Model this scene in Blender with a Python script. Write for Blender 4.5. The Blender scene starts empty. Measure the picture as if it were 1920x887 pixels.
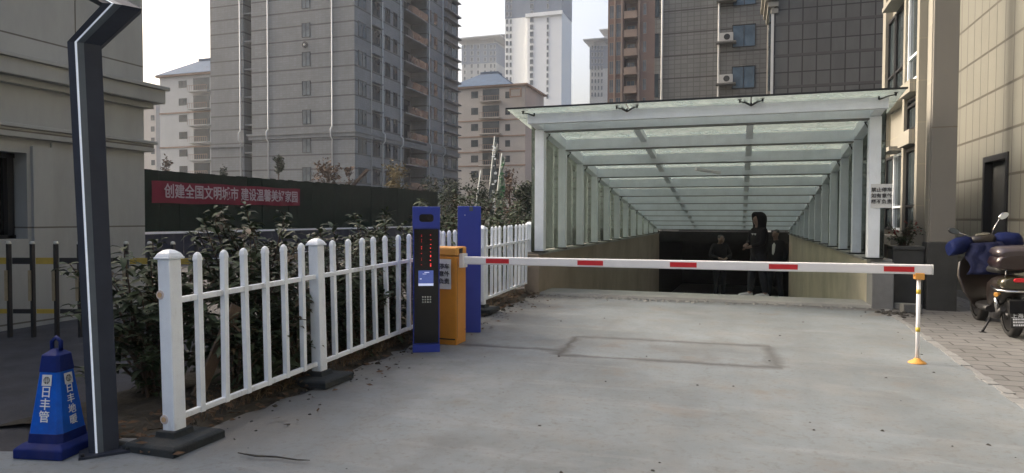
import bpy, bmesh, math, random
from mathutils import Vector, Matrix, Euler
random.seed(7)
R = math.radians
SC = bpy.context.scene
C = SC.collection

# ------------------------------------------------------------------ camera
YAW, PIT, ROL, F, EYE = R(18.8), R(1.59), R(.2), 1260.0, 1.5
cam_d = bpy.data.cameras.new('camera'); cam = bpy.data.objects.new('camera', cam_d); C.objects.link(cam)
cam.location = (0, 0, EYE)
cam.rotation_euler = (Matrix.Rotation(YAW, 3, 'Z') @ Matrix.Rotation(math.pi/2 - PIT, 3, 'X') @ Matrix.Rotation(ROL, 3, 'Z')).to_euler()
cam_d.sensor_width = 36; cam_d.lens = F/1920*36; cam_d.clip_start = .05; cam_d.clip_end = 5000
SC.camera = cam

# ------------------------------------------------------------------ sky and sun
SUN_EL, SUN_AZ = R(33), R(276)            # azimuth measured from +Y clockwise: sun high on the left, a little behind
w = bpy.data.worlds.new('World'); SC.world = w; w.use_nodes = True
nt = w.node_tree; bg = nt.nodes['Background']
sky = nt.nodes.new('ShaderNodeTexSky'); sky.sky_type = 'NISHITA'; sky.sun_disc = False
sky.sun_elevation = SUN_EL; sky.sun_rotation = SUN_AZ; sky.air_density = 1.0; sky.dust_density = 10.0; sky.ozone_density = 0.2
nt.links.new(sky.outputs[0], bg.inputs[0]); bg.inputs[1].default_value = .15
sd = bpy.data.lights.new('sun', 'SUN'); sun = bpy.data.objects.new('sun', sd); C.objects.link(sun)
sd.energy = .85; sd.angle = R(14); sd.color = (1, .99, .97)
sun.rotation_euler = Vector((math.sin(SUN_AZ)*math.cos(SUN_EL), math.cos(SUN_AZ)*math.cos(SUN_EL), math.sin(SUN_EL))).to_track_quat('Z', 'Y').to_euler()
SC.view_settings.view_transform = 'Standard'; SC.view_settings.look = 'None'
SC.view_settings.exposure = 1.3; SC.view_settings.gamma = 1
SC.render.resolution_x = 1024; SC.render.resolution_y = 473
SC.cycles.max_bounces = 8; SC.cycles.transparent_max_bounces = 24

# ------------------------------------------------------------------ measuring helper: a photo pixel to a point on a plane of the place
def on(x, y, ax, v):
    d = cam.rotation_euler.to_matrix() @ Vector(((x-960)/F, (443.5-y)/F, -1))
    t = (v - (0, 0, EYE)[ax]) / d[ax]
    return Vector((d.x*t, d.y*t, EYE + d.z*t))
def g(Y): return min(max(.012*(Y-3.6), 0), .1)      # the ground climbs a little towards the ramp

# ------------------------------------------------------------------ materials
MATS = {}
def _base(name):
    m = bpy.data.materials.new(name); m.use_nodes = True; MATS[name] = m
    n = m.node_tree; return m, n, n.nodes['Principled BSDF']
def setin(p, **k):
    for a, b in k.items():
        p.inputs[a.replace('_', ' ')].default_value = b
def rgba(c): return (c[0], c[1], c[2], 1)
def mulc(c, f): return tuple(max(0, min(1, v*f)) for v in c)
def mat(name, col, rough=.6, var=.15, scale=4, bump=0, metal=0, col2=None, emit=None, estr=1, bscale=60, coat=0, dirt=0):
    m, n, p = _base(name); L = n.links.new
    tc = n.nodes.new('ShaderNodeTexCoord')
    nz = n.nodes.new('ShaderNodeTexNoise'); nz.inputs['Scale'].default_value = scale; nz.inputs['Detail'].default_value = 6; nz.inputs['Roughness'].default_value = .65
    L(tc.outputs['Object'], nz.inputs['Vector'])
    rp = n.nodes.new('ShaderNodeValToRGB'); rp.color_ramp.elements[0].position = .3; rp.color_ramp.elements[1].position = .7
    rp.color_ramp.elements[0].color = rgba(mulc(col, 1-var)); rp.color_ramp.elements[1].color = rgba(col2 if col2 else mulc(col, 1+var))
    L(nz.outputs['Fac'], rp.inputs[0]); out = rp.outputs[0]
    if dirt:
        n2 = n.nodes.new('ShaderNodeTexNoise'); n2.inputs['Scale'].default_value = scale*.35; n2.inputs['Detail'].default_value = 8; n2.inputs['Roughness'].default_value = .75
        mp = n.nodes.new('ShaderNodeMapping'); mp.inputs['Scale'].default_value = (1, 1, .35); L(tc.outputs['Object'], mp.inputs[0]); L(mp.outputs[0], n2.inputs['Vector'])
        r2 = n.nodes.new('ShaderNodeMapRange'); r2.inputs[1].default_value = .52; r2.inputs[2].default_value = .72; r2.inputs[4].default_value = dirt
        L(n2.outputs['Fac'], r2.inputs[0])
        mx = n.nodes.new('ShaderNodeMixRGB'); mx.inputs[2].default_value = (.07, .055, .04, 1); L(r2.outputs[0], mx.inputs[0]); L(out, mx.inputs[1]); out = mx.outputs[0]
    L(out, p.inputs['Base Color'])
    setin(p, Roughness=rough, Metallic=metal); p.inputs['Coat Weight'].default_value = coat
    if bump:
        nb = n.nodes.new('ShaderNodeTexNoise'); nb.inputs['Scale'].default_value = bscale; nb.inputs['Detail'].default_value = 5
        L(tc.outputs['Object'], nb.inputs['Vector'])
        b = n.nodes.new('ShaderNodeBump'); b.inputs['Strength'].default_value = bump; b.inputs['Distance'].default_value = .02
        L(nb.outputs['Fac'], b.inputs['Height']); L(b.outputs[0], p.inputs['Normal'])
    if emit: p.inputs['Emission Color'].default_value = rgba(emit); p.inputs['Emission Strength'].default_value = estr
    return m
def tile(name, col, joint, tw, th, js=.02, band=0, bandw=.06, bandc=None, z0=0., var=.08, rough=.6, sheen=.0, streak=.25, off=0.0, horiz=False):
    """stone or ceramic cladding laid out in metres: u = x + y runs along any axis-aligned wall, v = height"""
    m, n, p = _base(name); L = n.links.new
    ge = n.nodes.new('ShaderNodeNewGeometry'); sx = n.nodes.new('ShaderNodeSeparateXYZ'); L(ge.outputs['Position'], sx.inputs[0])
    ad = n.nodes.new('ShaderNodeMath'); ad.operation = 'ADD'; L(sx.outputs[0], ad.inputs[0]); L(sx.outputs[1], ad.inputs[1])
    sb = n.nodes.new('ShaderNodeMath'); sb.operation = 'SUBTRACT'; L(sx.outputs[2], sb.inputs[0]); sb.inputs[1].default_value = z0
    cb = n.nodes.new('ShaderNodeCombineXYZ')
    if horiz: L(sx.outputs[0], cb.inputs[0]); L(sx.outputs[1], cb.inputs[1])
    else: L(ad.outputs[0], cb.inputs[0]); L(sb.outputs[0], cb.inputs[1])
    br = n.nodes.new('ShaderNodeTexBrick'); br.offset = off; br.inputs['Scale'].default_value = 1
    br.inputs['Color1'].default_value = rgba(mulc(col, 1-var)); br.inputs['Color2'].default_value = rgba(mulc(col, 1+var)); br.inputs['Mortar'].default_value = rgba(joint)
    br.inputs['Mortar Size'].default_value = js; br.inputs['Mortar Smooth'].default_value = .2; br.inputs['Brick Width'].default_value = tw; br.inputs['Row Height'].default_value = th
    L(cb.outputs[0], br.inputs['Vector']); out = br.outputs[0]
    nz = n.nodes.new('ShaderNodeTexNoise'); nz.inputs['Scale'].default_value = .35; nz.inputs['Detail'].default_value = 8; nz.inputs['Roughness'].default_value = .7
    mp = n.nodes.new('ShaderNodeMapping'); mp.inputs['Scale'].default_value = (1.6, 1.6, .5) if not horiz else (1, 1, 1); L(ge.outputs['Position'], mp.inputs[0]); L(mp.outputs[0], nz.inputs['Vector'])
    rp = n.nodes.new('ShaderNodeMapRange'); rp.inputs[1].default_value = .3; rp.inputs[2].default_value = .7; rp.inputs[3].default_value = 1-streak; rp.inputs[4].default_value = 1+streak*.4
    L(nz.outputs['Fac'], rp.inputs[0])
    mx = n.nodes.new('ShaderNodeMixRGB'); mx.blend_type = 'MULTIPLY'; mx.inputs[0].default_value = 1; L(out, mx.inputs[1]); L(rp.outputs[0], mx.inputs[2]); out = mx.outputs[0]
    if band:
        dv = n.nodes.new('ShaderNodeMath'); dv.operation = 'DIVIDE'; L(sb.outputs[0], dv.inputs[0]); dv.inputs[1].default_value = band
        fr = n.nodes.new('ShaderNodeMath'); fr.operation = 'FRACT'; L(dv.outputs[0], fr.inputs[0])
        lt = n.nodes.new('ShaderNodeMath'); lt.operation = 'LESS_THAN'; L(fr.outputs[0], lt.inputs[0]); lt.inputs[1].default_value = bandw/band
        m2 = n.nodes.new('ShaderNodeMixRGB'); L(lt.outputs[0], m2.inputs[0]); L(out, m2.inputs[1]); m2.inputs[2].default_value = rgba(bandc or mulc(col, .3)); out = m2.outputs[0]
    L(out, p.inputs['Base Color']); setin(p, Roughness=rough)
    b = n.nodes.new('ShaderNodeBump'); b.inputs['Strength'].default_value = .25; b.inputs['Distance'].default_value = .01
    L(br.outputs['Fac'], b.inputs['Height']); b.invert = True; L(b.outputs[0], p.inputs['Normal'])
    return m
def glass_dark(name, col=(.03, .04, .045), rough=.08):
    m = mat(name, col, rough=rough, var=.5, scale=.6); MATS[name] = m
    m.node_tree.nodes['Principled BSDF'].inputs['Specular IOR Level'].default_value = .42
    return m

glass_dark('window_glass'); glass_dark('hazy_glass', (.10, .12, .13), .15); glass_dark('blue_glass', (.07, .11, .15), .12)
mat('asphalt', (.06, .06, .064), .85, .25, 3, .5, bscale=90, dirt=.3)
mat('dark_metal', (.012, .012, .013), .45, .2, 8)
mat('white_paint', (.80, .86, .91), .42, .07, 2.5, .03, dirt=.16)
mat('white_pvc', (.82, .88, .96), .38, .05, 6, .03, dirt=.6)
mat('pipe_white', (.55, .56, .55), .5, .1, 1)
mat('rubber', (.02, .026, .03), .85, .3, 9, .25, dirt=.3)
mat('cone_blue', (.006, .10, .52), .45, .18, 9, .04, dirt=.3)
mat('cone_dark_blue', (.006, .018, .13), .5, .2, 9, dirt=.3)
mat('kiosk_blue', (.02, .045, .34), .4, .07, 5, dirt=.08)
mat('black_gloss', (.004, .004, .005), .16, .2, 4)
mat('orange_paint', (.56, .235, .025), .42, .09, 5, dirt=.2)
mat('orange_pale', (.62, .3, .06), .45, .09, 5, dirt=.2)
mat('red_reflect', (.56, .02, .03), .3, .06, 20)
mat('boom_white', (.78, .78, .8), .35, .03, 3, dirt=.1)
mat('gate_yellow', (.38, .27, .04), .5, .15, 9)
mat('gate_tan', (.24, .20, .13), .6, .15, 9)
mat('yellow_band', (.62, .45, .05), .45, .1, 9)
mat('tan_plastic', (.55, .38, .22), .55, .15, 20)
mat('socket_pale', (.62, .55, .54), .5, .1, 20)
mat('paper', (.62, .64, .64), .7, .05, 12)
mat('ink', (.02, .022, .028), .7, .05, 12)
mat('letter_white', (.75, .78, .8), .55, .06, 12)
mat('banner_red', (.17, .010, .028), .7, .15, 2, .1, bscale=6)
mat('banner_letter', (.42, .32, .34), .7, .1, 4)
mat('turf_green', (.002, .0115, .0055), .95, .45, 5, .5, bscale=50)
mat('panel_blue', (.012, .016, .035), .6, .15, 1)
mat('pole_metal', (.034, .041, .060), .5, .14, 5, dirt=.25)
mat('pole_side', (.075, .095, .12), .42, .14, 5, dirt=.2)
mat('strip_white', (.75, .8, .86), .4, .03, 4, emit=(.7, .8, 1), estr=.12)
mat('led_red', (.2, .0, .0), .5, 0, 4, emit=(1, .06, .06), estr=.55)
mat('screen_blue', (.04, .06, .2), .2, .2, 9, emit=(.07, .10, .30), estr=.30)
mat('screen_white', (.5, .52, .6), .3, .1, 9, emit=(.5, .55, .8), estr=.3)
mat('key_silver', (.5, .5, .46), .4, .1, 9)
mat('dirt', (.05, .045, .036), .95, .4, 5, .8, bscale=30)
mat('concrete', (.30, .30, .28), .85, .15, 1.2, .25, dirt=.3)
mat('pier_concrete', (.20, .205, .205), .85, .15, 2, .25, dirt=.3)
mat('granite_dark', (.045, .047, .046), .5, .3, 3, dirt=.2)
mat('ramp_wall_lit', (.42, .38, .29), .85, .15, .9, .2, col2=(.52, .47, .36), dirt=.35)  # right ramp wall, paler: the light it catches is put into the colour
mat('ramp_wall_shaded', (.27, .22, .17), .85, .2, .9, .2, dirt=.4)  # left ramp wall, browner and darker: its shade is put into the colour
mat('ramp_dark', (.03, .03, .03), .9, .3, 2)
mat('steel_fitting', (.03, .032, .035), .35, .2, 9, metal=.6)
mat('leaf_shrub', (.028, .048, .026), .5, .45, 5, col2=(.075, .10, .055))
mat('leaf_young', (.04, .04, .018), .5, .3, 6, col2=(.085, .055, .035))
mat('stem', (.085, .06, .045), .9, .3, 8)
mat('leaf_dark', (.012, .022, .012), .7, .4, 2, col2=(.03, .045, .02))
mat('leaf_olive', (.07, .055, .012), .7, .4, 2, col2=(.15, .105, .03))
mat('leaf_brown', (.075, .05, .03), .8, .4, 2, col2=(.13, .08, .05))
mat('dry_grass', (.10, .07, .04), .95, .4, 6, col2=(.2, .14, .08))
mat('skin', (.15, .095, .07), .55, .08, 12)
mat('hair', (.012, .010, .010), .6, .3, 30)
mat('cloth_black', (.004, .004, .005), .85, .3, 9, .2)
mat('cloth_charcoal', (.010, .011, .014), .85, .3, 9, .2)
mat('cloth_grey', (.009, .0095, .011), .85, .25, 9, .2)
mat('trouser_dark', (.008, .010, .014), .85, .3, 9, .2)
mat('shirt_white', (.42, .42, .41), .8, .08, 9)
mat('board_wood', (.10, .07, .05), .8, .25, 8, .2)
mat('beige_stone_seam', (.10, .09, .075), .9, .2, 3)
mat('roof_blue', (.07, .105, .16), .95, .15, 1)
mat('pale_wall', (.42, .43, .42), .8, .08, .3); mat('pale_beige_wall', (.39, .365, .33), .8, .09, .25)
mat('pale_trim', (.5, .5, .48), .7, .06, 1); mat('brown_trim', (.25, .17, .12), .8, .1, 1)
mat('tower_white', (.78, .80, .79), .7, .04, .1); mat('tower_blue', (.13, .17, .23), .6, .1, .2); mat('tower_grey', (.32, .34, .36), .7, .1, .15)
mat('brown_wall', (.17, .105, .078), .75, .12, .3); mat('brown_light', (.30, .215, .16), .75, .1, .5)
mat('recess_shade', (.022, .022, .022), .9, .2, 1)
mat('ac_white', (.42, .42, .40), .5, .1, 3)
mat('maroon', (.013, .004, .006), .3, .15, 6, coat=.6)
mat('maroon_top', (.03, .022, .027), .3, .15, 5, coat=.5)
mat('bike_brown', (.013, .008, .006), .35, .2, 5, coat=.3)
mat('bike_black', (.014, .014, .015), .5, .3, 9)
mat('chrome', (.55, .55, .55), .2, .05, 4, metal=1)
mat('olive_lens', (.035, .032, .018), .2, .15, 9, coat=.5)
mat('muff_blue', (.004, .010, .058), .7, .3, 9, .3)
mat('cloth_blue', (.005, .008, .032), .75, .4, 7, .4)
mat('mirror_glass', (.65, .68, .68), .12, .05, 4)
mat('tyre', (.018, .018, .018), .85, .3, 12, .3)
mat('flower_red', (.20, .05, .045), .7, .3, 5)
mat('stone_debris', (.22, .22, .21), .9, .3, 7, .4); mat('debris_dark', (.035, .033, .03), .9, .4, 9, .5)
mat('brick_block', (.15, .155, .15), .9, .2, 6, .4)
mat('flag_white', (.5, .53, .5), .8, .15, 6); mat('flag_green', (.05, .16, .07), .8, .2, 6)
for nm_ in ('roof_blue', 'cone_blue', 'cone_dark_blue', 'pole_metal', 'leaf_shrub', 'leaf_young', 'leaf_dark', 'leaf_olive', 'leaf_brown', 'turf_green', 'cloth_black', 'cloth_charcoal', 'cloth_grey', 'trouser_dark', 'dirt', 'asphalt', 'banner_red', 'muff_blue', 'cloth_blue', 'recess_shade', 'ramp_dark'):
    MATS[nm_].node_tree.nodes['Principled BSDF'].inputs['Specular IOR Level'].default_value = .15
tile('left_stone', (.335, .345, .335), (.12, .11, .095), 3.1, 1.25, .012, z0=.1, var=.03, streak=.3)
tile('tower_tile', (.172, .187, .192), (.16, .165, .163), .45, .24, .03, band=1.51, bandw=.15, bandc=(.05, .052, .053), z0=.45, streak=.22)
tile('mid_tile', (.165, .166, .156), (.12, .117, .105), .4, .3, .03, band=1.45, bandw=.09, bandc=(.06, .056, .05), z0=.4, streak=.2)
tile('grid_tile', (.095, .094, .088), (.026, .021, .02), .6, .73, .03, band=1.46, bandw=.12, bandc=(.06, .057, .052), z0=.3, streak=.3)
tile('beige_tile', (.145, .145, .122), (.06, .057, .048), .36, .677, .014, band=.677, bandw=.03, bandc=(.06, .054, .042), z0=.132, streak=.1, var=.035)
tile('pillar_stone', (.19, .18, .16), (.15, .13, .1), 2, 2.9, .012, streak=.12, var=.03)
tile('cream_stone', (.25, .24, .205), (.3, .28, .22), 1.2, .9, .012, streak=.15, var=.04)
tile('brick_paving', (.165, .165, .163), (.075, .073, .072), .42, .21, .012, streak=.3, var=.1, off=.5, horiz=True, rough=.9)

# poured concrete of the apron: patches, stains, sawn loop outline
def apron_mat():
    m, n, p = _base('apron_concrete'); L = n.links.new
    def N(t, **k):
        o = n.nodes.new('ShaderNode'+t)
        for a, b in k.items(): setattr(o, a, b)
        return o
    def math_(op, a, b=None, c=None):
        o = N('Math', operation=op)
        for i, v in enumerate((a, b, c)):
            if v is None: continue
            if isinstance(v, (int, float)): o.inputs[i].default_value = v
            else: L(v, o.inputs[i])
        return o.outputs[0]
    ge = N('NewGeometry'); pos = ge.outputs['Position']
    def noise(s, d=8, r=.65, vec=None):
        o = N('TexNoise'); o.inputs['Scale'].default_value = s; o.inputs['Detail'].default_value = d; o.inputs['Roughness'].default_value = r
        L(vec or pos, o.inputs['Vector']); return o.outputs['Fac']
    def rng(v, a, b, c, d):
        o = N('MapRange'); L(v, o.inputs[0])
        for i, x in enumerate((a, b, c, d)): o.inputs[i+1].default_value = x
        return o.outputs[0]
    def mix(f, a, b):
        o = N('MixRGB')
        if isinstance(f, float): o.inputs[0].default_value = f
        else: L(f, o.inputs[0])
        for i, v in ((1, a), (2, b)):
            if isinstance(v, tuple): o.inputs[i].default_value = rgba(v)
            else: L(v, o.inputs[i])
        return o.outputs[0]
    col = mix(rng(noise(.55, 9, .6), .35, .66, 0, 1), (.120, .140, .152), (.200, .232, .254))
    col = mix(rng(noise(2.6, 9, .7), .45, .72, 0, .5), col, (.19, .183, .17))
    mp = N('Mapping'); mp.inputs['Scale'].default_value = (.5, 3.2, 1); mp.inputs['Rotation'].default_value = (0, 0, .35); L(pos, mp.inputs[0])
    col = mix(rng(noise(1.1, 7, .7, mp.outputs[0]), .54, .75, 0, .4), col, (.30, .31, .315))
    col = mix(rng(noise(1.3, 6, .6), .60, .74, 0, .6), col, (.15, .115, .09))
    col = mix(rng(noise(.9, 5, .55), .56, .70, 0, .55), col, (.095, .10, .102))
    col = mix(rng(noise(170, 3, .6), .35, .75, 0, .30), col, (.14, .137, .13))
    col = mix(rng(noise(22, 5, .7), .54, .66, 0, .45), col, (.10, .095, .088))
    col = mix(rng(noise(7, 8, .8), .57, .70, 0, .40), col, (.115, .11, .105))
    # dirtier towards the fence and the kerb: blown soil lies there
    sx = N('SeparateXYZ'); L(pos, sx.inputs[0])
    nd = noise(2.3, 8, .7)
    fx = rng(math_('ADD', sx.outputs[0], math_('MULTIPLY', nd, 1.6)), -3.0, -1.5, .62, 0)
    fx = math_('MULTIPLY', fx, rng(sx.outputs[1], 3.1, 3.6, 0, 1)); col = mix(fx, col, (.115, .098, .08))
    fy = rng(math_('ADD', sx.outputs[1], math_('MULTIPLY', nd, 1.3)), 11.9, 12.4, 0, .75)
    col = mix(fy, col, (.075, .07, .065))
    # sawn slots of the vehicle detector loop, darkened by sealant
    wob = math_('MULTIPLY', math_('SUBTRACT', noise(3.5, 6, .7), .5), .16)
    wid = rng(noise(1.9, 5), .35, .65, .025, .15)
    yy = math_('ADD', sx.outputs[1], wob); xx = math_('ADD', sx.outputs[0], wob)
    def seg(c, cv, lo, hi, ov, k):   # |coordinate - c| small while the other runs lo..hi
        d = math_('ABSOLUTE', math_('SUBTRACT', cv, c))
        a = math_('DIVIDE', d, wid); a = math_('SUBTRACT', 1.0, math_('MINIMUM', a, 1.0))
        b = math_('MULTIPLY', math_('GREATER_THAN', ov, lo), math_('LESS_THAN', ov, hi))
        return math_('MULTIPLY', math_('MULTIPLY', a, b), k)
    # sides follow the photo's own skew of the loop: rotate a little about its centre
    rot = N('Mapping'); rot.vector_type = 'POINT'; rot.inputs['Rotation'].default_value = (0, 0, R(-3)); L(pos, rot.inputs[0])
    s2 = N('SeparateXYZ'); L(rot.outputs[0], s2.inputs[0]); xr = math_('ADD', s2.outputs[0], wob); yr = math_('ADD', s2.outputs[1], wob)
    tot = seg(8.02, yr, -1.45, .75, xr, .8)
    for t in (seg(6.95, yr, -1.45, .75, xr, .8), seg(-1.45, xr, 6.95, 8.02, yr, .9), seg(.72, xr, 6.95, 8.02, yr, .7), seg(7.18, yr, -3.0, -1.45, xr, .85)):
        tot = math_('MAXIMUM', tot, t)
    tr = None
    for cx in (-1.62, -.15, .75):          # faint rubber tracks running into the ramp
        d = math_('ABSOLUTE', math_('SUBTRACT', math_('ADD', sx.outputs[0], math_('MULTIPLY', math_('SINE', math_('MULTIPLY', sx.outputs[1], .35)), .22)), cx))
        q_ = rng(d, .03, .13, 1, 0); tr = q_ if tr is None else math_('MAXIMUM', tr, q_)
    col = mix(math_('MULTIPLY', tr, rng(noise(2.2, 6, .7), .42, .62, 0, .30)), col, (.10, .10, .10))
    tr2 = rng(noise(.45, 7, .62), .56, .62, 0, .22); col = mix(tr2, col, (.33, .34, .34))
    col = mix(tot, col, (.055, .052, .05))
    # hairline cracks
    vo = N('TexVoronoi', feature='DISTANCE_TO_EDGE'); vo.inputs['Scale'].default_value = .33
    dv = N('VectorMath', operation='ADD'); nn = N('TexNoise'); nn.inputs['Scale'].default_value = 1.6; nn.inputs['Detail'].default_value = 6; L(pos, nn.inputs['Vector'])
    L(pos, dv.inputs[0]); L(nn.outputs['Color'], dv.inputs[1]); L(dv.outputs[0], vo.inputs['Vector'])
    col = mix(rng(vo.outputs['Distance'], .002, .008, .16, 0), col, (.10, .095, .09))
    L(col, p.inputs['Base Color'])
    L(rng(noise(1.5), .3, .7, .62, .9), p.inputs['Roughness'])
    b = N('Bump'); b.inputs['Strength'].default_value = .35; b.inputs['Distance'].default_value = .01; L(noise(45, 8, .75), b.inputs['Height']); L(b.outputs[0], p.inputs['Normal'])
apron_mat()

# canopy glass: dusty green laminated panes
def pane_mat(name, tint, dust, dcol, rough=.05):
    m = bpy.data.materials.new(name); m.use_nodes = True; MATS[name] = m
    n = m.node_tree; n.nodes.clear(); L = n.links.new
    o = n.nodes.new('ShaderNodeOutputMaterial'); tr = n.nodes.new('ShaderNodeBsdfTransparent'); tr.inputs[0].default_value = rgba(tint)
    gl = n.nodes.new('ShaderNodeBsdfGlossy'); gl.inputs['Roughness'].default_value = rough; gl.inputs[0].default_value = (.9, .95, .93, 1)
    fr = n.nodes.new('ShaderNodeFresnel'); fr.inputs[0].default_value = 1.5
    m1 = n.nodes.new('ShaderNodeMixShader'); L(fr.outputs[0], m1.inputs[0]); L(tr.outputs[0], m1.inputs[1]); L(gl.outputs[0], m1.inputs[2])
    di = n.nodes.new('ShaderNodeBsdfDiffuse'); di.inputs[0].default_value = rgba(dcol); tl = n.nodes.new('ShaderNodeBsdfTranslucent'); tl.inputs[0].default_value = rgba(dcol)
    m2 = n.nodes.new('ShaderNodeMixShader'); m2.inputs[0].default_value = .5; L(di.outputs[0], m2.inputs[1]); L(tl.outputs[0], m2.inputs[2])
    ge = n.nodes.new('ShaderNodeNewGeometry'); nz = n.nodes.new('ShaderNodeTexNoise'); nz.inputs['Scale'].default_value = 2.1; nz.inputs['Detail'].default_value = 9; nz.inputs['Roughness'].default_value = .7; L(ge.outputs['Position'], nz.inputs['Vector'])
    mr = n.nodes.new('ShaderNodeMapRange'); mr.inputs[1].default_value = .3; mr.inputs[2].default_value = .72; mr.inputs[3].default_value = dust*.35; mr.inputs[4].default_value = min(1, dust*1.7); L(nz.outputs['Fac'], mr.inputs[0])
    m3 = n.nodes.new('ShaderNodeMixShader'); L(mr.outputs[0], m3.inputs[0]); L(m1.outputs[0], m3.inputs[1]); L(m2.outputs[0], m3.inputs[2]); L(m3.outputs[0], o.inputs[0])
    return m
mat('flag_mottled', (.02, .06, .03), .8, .3, 9, col2=(.28, .34, .28))
mat('flag_smoke', (.04, .05, .05), .8, .3, 9, col2=(.2, .22, .22))
pane_mat('roof_glass', (.86, .92, .90), .36, (.66, .69, .67), .25)
pane_mat('side_glass', (.62, .68, .655), .32, (.11, .12, .117), .1)

# ------------------------------------------------------------------ mesh helpers
class MB:
    def __init__(s): s.v = []; s.f = []; s.m = []; s.sm = []
    def add(s, vs, fs, mi=0, smooth=False):
        o = len(s.v); s.v += [tuple(v) for v in vs]
        for f in fs: s.f.append([i+o for i in f]); s.m.append(mi); s.sm.append(smooth)
        return s
    def box(s, x0, y0, z0, x1, y1, z1, mi=0):
        x0, x1 = sorted((x0, x1)); y0, y1 = sorted((y0, y1)); z0, z1 = sorted((z0, z1))
        return s.add([(x0,y0,z0),(x1,y0,z0),(x1,y1,z0),(x0,y1,z0),(x0,y0,z1),(x1,y0,z1),(x1,y1,z1),(x0,y1,z1)],
              [(0,3,2,1),(4,5,6,7),(0,1,5,4),(1,2,6,5),(2,3,7,6),(3,0,4,7)], mi)
    def bar(s, p, q, w, h, up=(0,0,1), mi=0, w2=None, h2=None):
        p, q = Vector(p), Vector(q); d = (q-p).normalized(); up = Vector(up)
        r = d.cross(up)
        if r.length < 1e-4: r = d.cross(Vector((0,1,0)))
        r.normalize(); u = r.cross(d).normalized(); w2 = w2 or w; h2 = h2 or h; vs = []
        for c, a, b in ((p, w, h), (q, w2, h2)):
            for i, j in ((-1,-1),(1,-1),(1,1),(-1,1)): vs.append(c + r*(i*a/2) + u*(j*b/2))
        return s.add(vs, [(0,1,2,3),(7,6,5,4),(0,4,5,1),(1,5,6,2),(2,6,7,3),(3,7,4,0)], mi)
    def tube(s, pts, r, n=10, mi=0, cap=True, smooth=True):
        pts = [Vector(p) for p in pts]; rs = r if isinstance(r, (list, tuple)) else [r]*len(pts); vs = []; fs = []
        prev = None
        for i, p in enumerate(pts):
            d = (pts[min(i+1, len(pts)-1)] - pts[max(i-1, 0)]).normalized()
            a = prev if prev is not None else (Vector((0,0,1)) if abs(d.z) < .9 else Vector((1,0,0)))
            a = (a - d*a.dot(d)).normalized(); prev = a; b = d.cross(a)
            for k in range(n):
                t = 2*math.pi*k/n; vs.append(p + a*math.cos(t)*rs[i] + b*math.sin(t)*rs[i])
        for i in range(len(pts)-1):
            for k in range(n):
                k2 = (k+1) % n; fs.append((i*n+k, i*n+k2, (i+1)*n+k2, (i+1)*n+k))
        s.add(vs, fs, mi, smooth)
        if cap:
            o = len(s.v)-len(vs); s.f.append([o+k for k in range(n)][::-1]); s.m.append(mi); s.sm.append(False)
            s.f.append([o+(len(pts)-1)*n+k for k in range(n)]); s.m.append(mi); s.sm.append(False)
        return s
    def prism(s, poly, d0, d1, plane='xy', mi=0):
        n = len(poly); vs = []
        for d in (d0, d1):
            for a, b in poly: vs.append({'xy': (a, b, d), 'xz': (a, d, b), 'yz': (d, a, b)}[plane])
        fs = [list(range(n))[::-1], list(range(n, 2*n))] + [(i, (i+1) % n, n+(i+1) % n, n+i) for i in range(n)]
        return s.add(vs, fs, mi)
    def loft(s, secs, mi=0, smooth=True, cap=True):
        n = len(secs[0]); vs = [v for c in secs for v in c]; fs = []
        for i in range(len(secs)-1):
            for k in range(n): k2 = (k+1) % n; fs.append((i*n+k, i*n+k2, (i+1)*n+k2, (i+1)*n+k))
        s.add(vs, fs, mi, smooth)
        if cap:
            o = len(s.v)-len(vs); s.f += [[o+k for k in range(n)][::-1], [o+(len(secs)-1)*n+k for k in range(n)]]; s.m += [mi]*2; s.sm += [False]*2
        return s
    def build(s, name, mats, parent=None, bevel=0, local=False, fix=True, sub=0):
        if isinstance(mats, str): mats = [mats]
        me = bpy.data.meshes.new(name); o = bpy.data.objects.new(name, me); C.objects.link(o)
        off = Vector()
        if parent is not None:
            o.parent = parent
            if not local:
                q = parent
                while q is not None: off += q.location; q = q.parent
        me.from_pydata([tuple(Vector(v)-off) for v in s.v], [], s.f)
        for m in mats: me.materials.append(MATS[m])
        me.polygons.foreach_set('material_index', s.m); me.polygons.foreach_set('use_smooth', s.sm)
        if fix:
            b = bmesh.new(); b.from_mesh(me); bmesh.ops.recalc_face_normals(b, faces=b.faces); b.to_mesh(me); b.free()
        if bevel:
            mo = o.modifiers.new('bevel', 'BEVEL'); mo.width = bevel; mo.segments = 2; mo.limit_method = 'ANGLE'
        if sub:
            mo = o.modifiers.new('sub', 'SUBSURF'); mo.levels = sub; mo.render_levels = sub
        return o
def each(m, name, mats, parent, per=6, bevel=0):
    """every `per` faces of a builder (a box is six) become a part of their own"""
    for i in range(0, len(m.f), per):
        fs = m.f[i:i+per]; ids = sorted({k for f in fs for k in f}); mp_ = {k: j for j, k in enumerate(ids)}
        q_ = MB(); q_.v = [m.v[k] for k in ids]; q_.f = [[mp_[k] for k in f] for f in fs]; q_.m = m.m[i:i+per]; q_.sm = m.sm[i:i+per]
        q_.build(name, mats, parent, bevel=bevel)
def empty(name, loc, rz=0):
    o = bpy.data.objects.new(name, None); C.objects.link(o); o.location = loc; o.rotation_euler = (0, 0, rz); o.empty_display_size = .2; return o
def tag(o, label, cat, group=None):
    o['label'] = label; o['category'] = cat
    if group: o['group'] = group
    return o
def struct(o, label=None):
    o['kind'] = 'structure'
    if label: o['label'] = label
    return o
def dup(o, d=(0,0,0), parent='same'):
    c = o.copy(); C.objects.link(c); c.location = o.location + Vector(d)
    if parent != 'same': c.parent = parent
    return c
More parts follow.
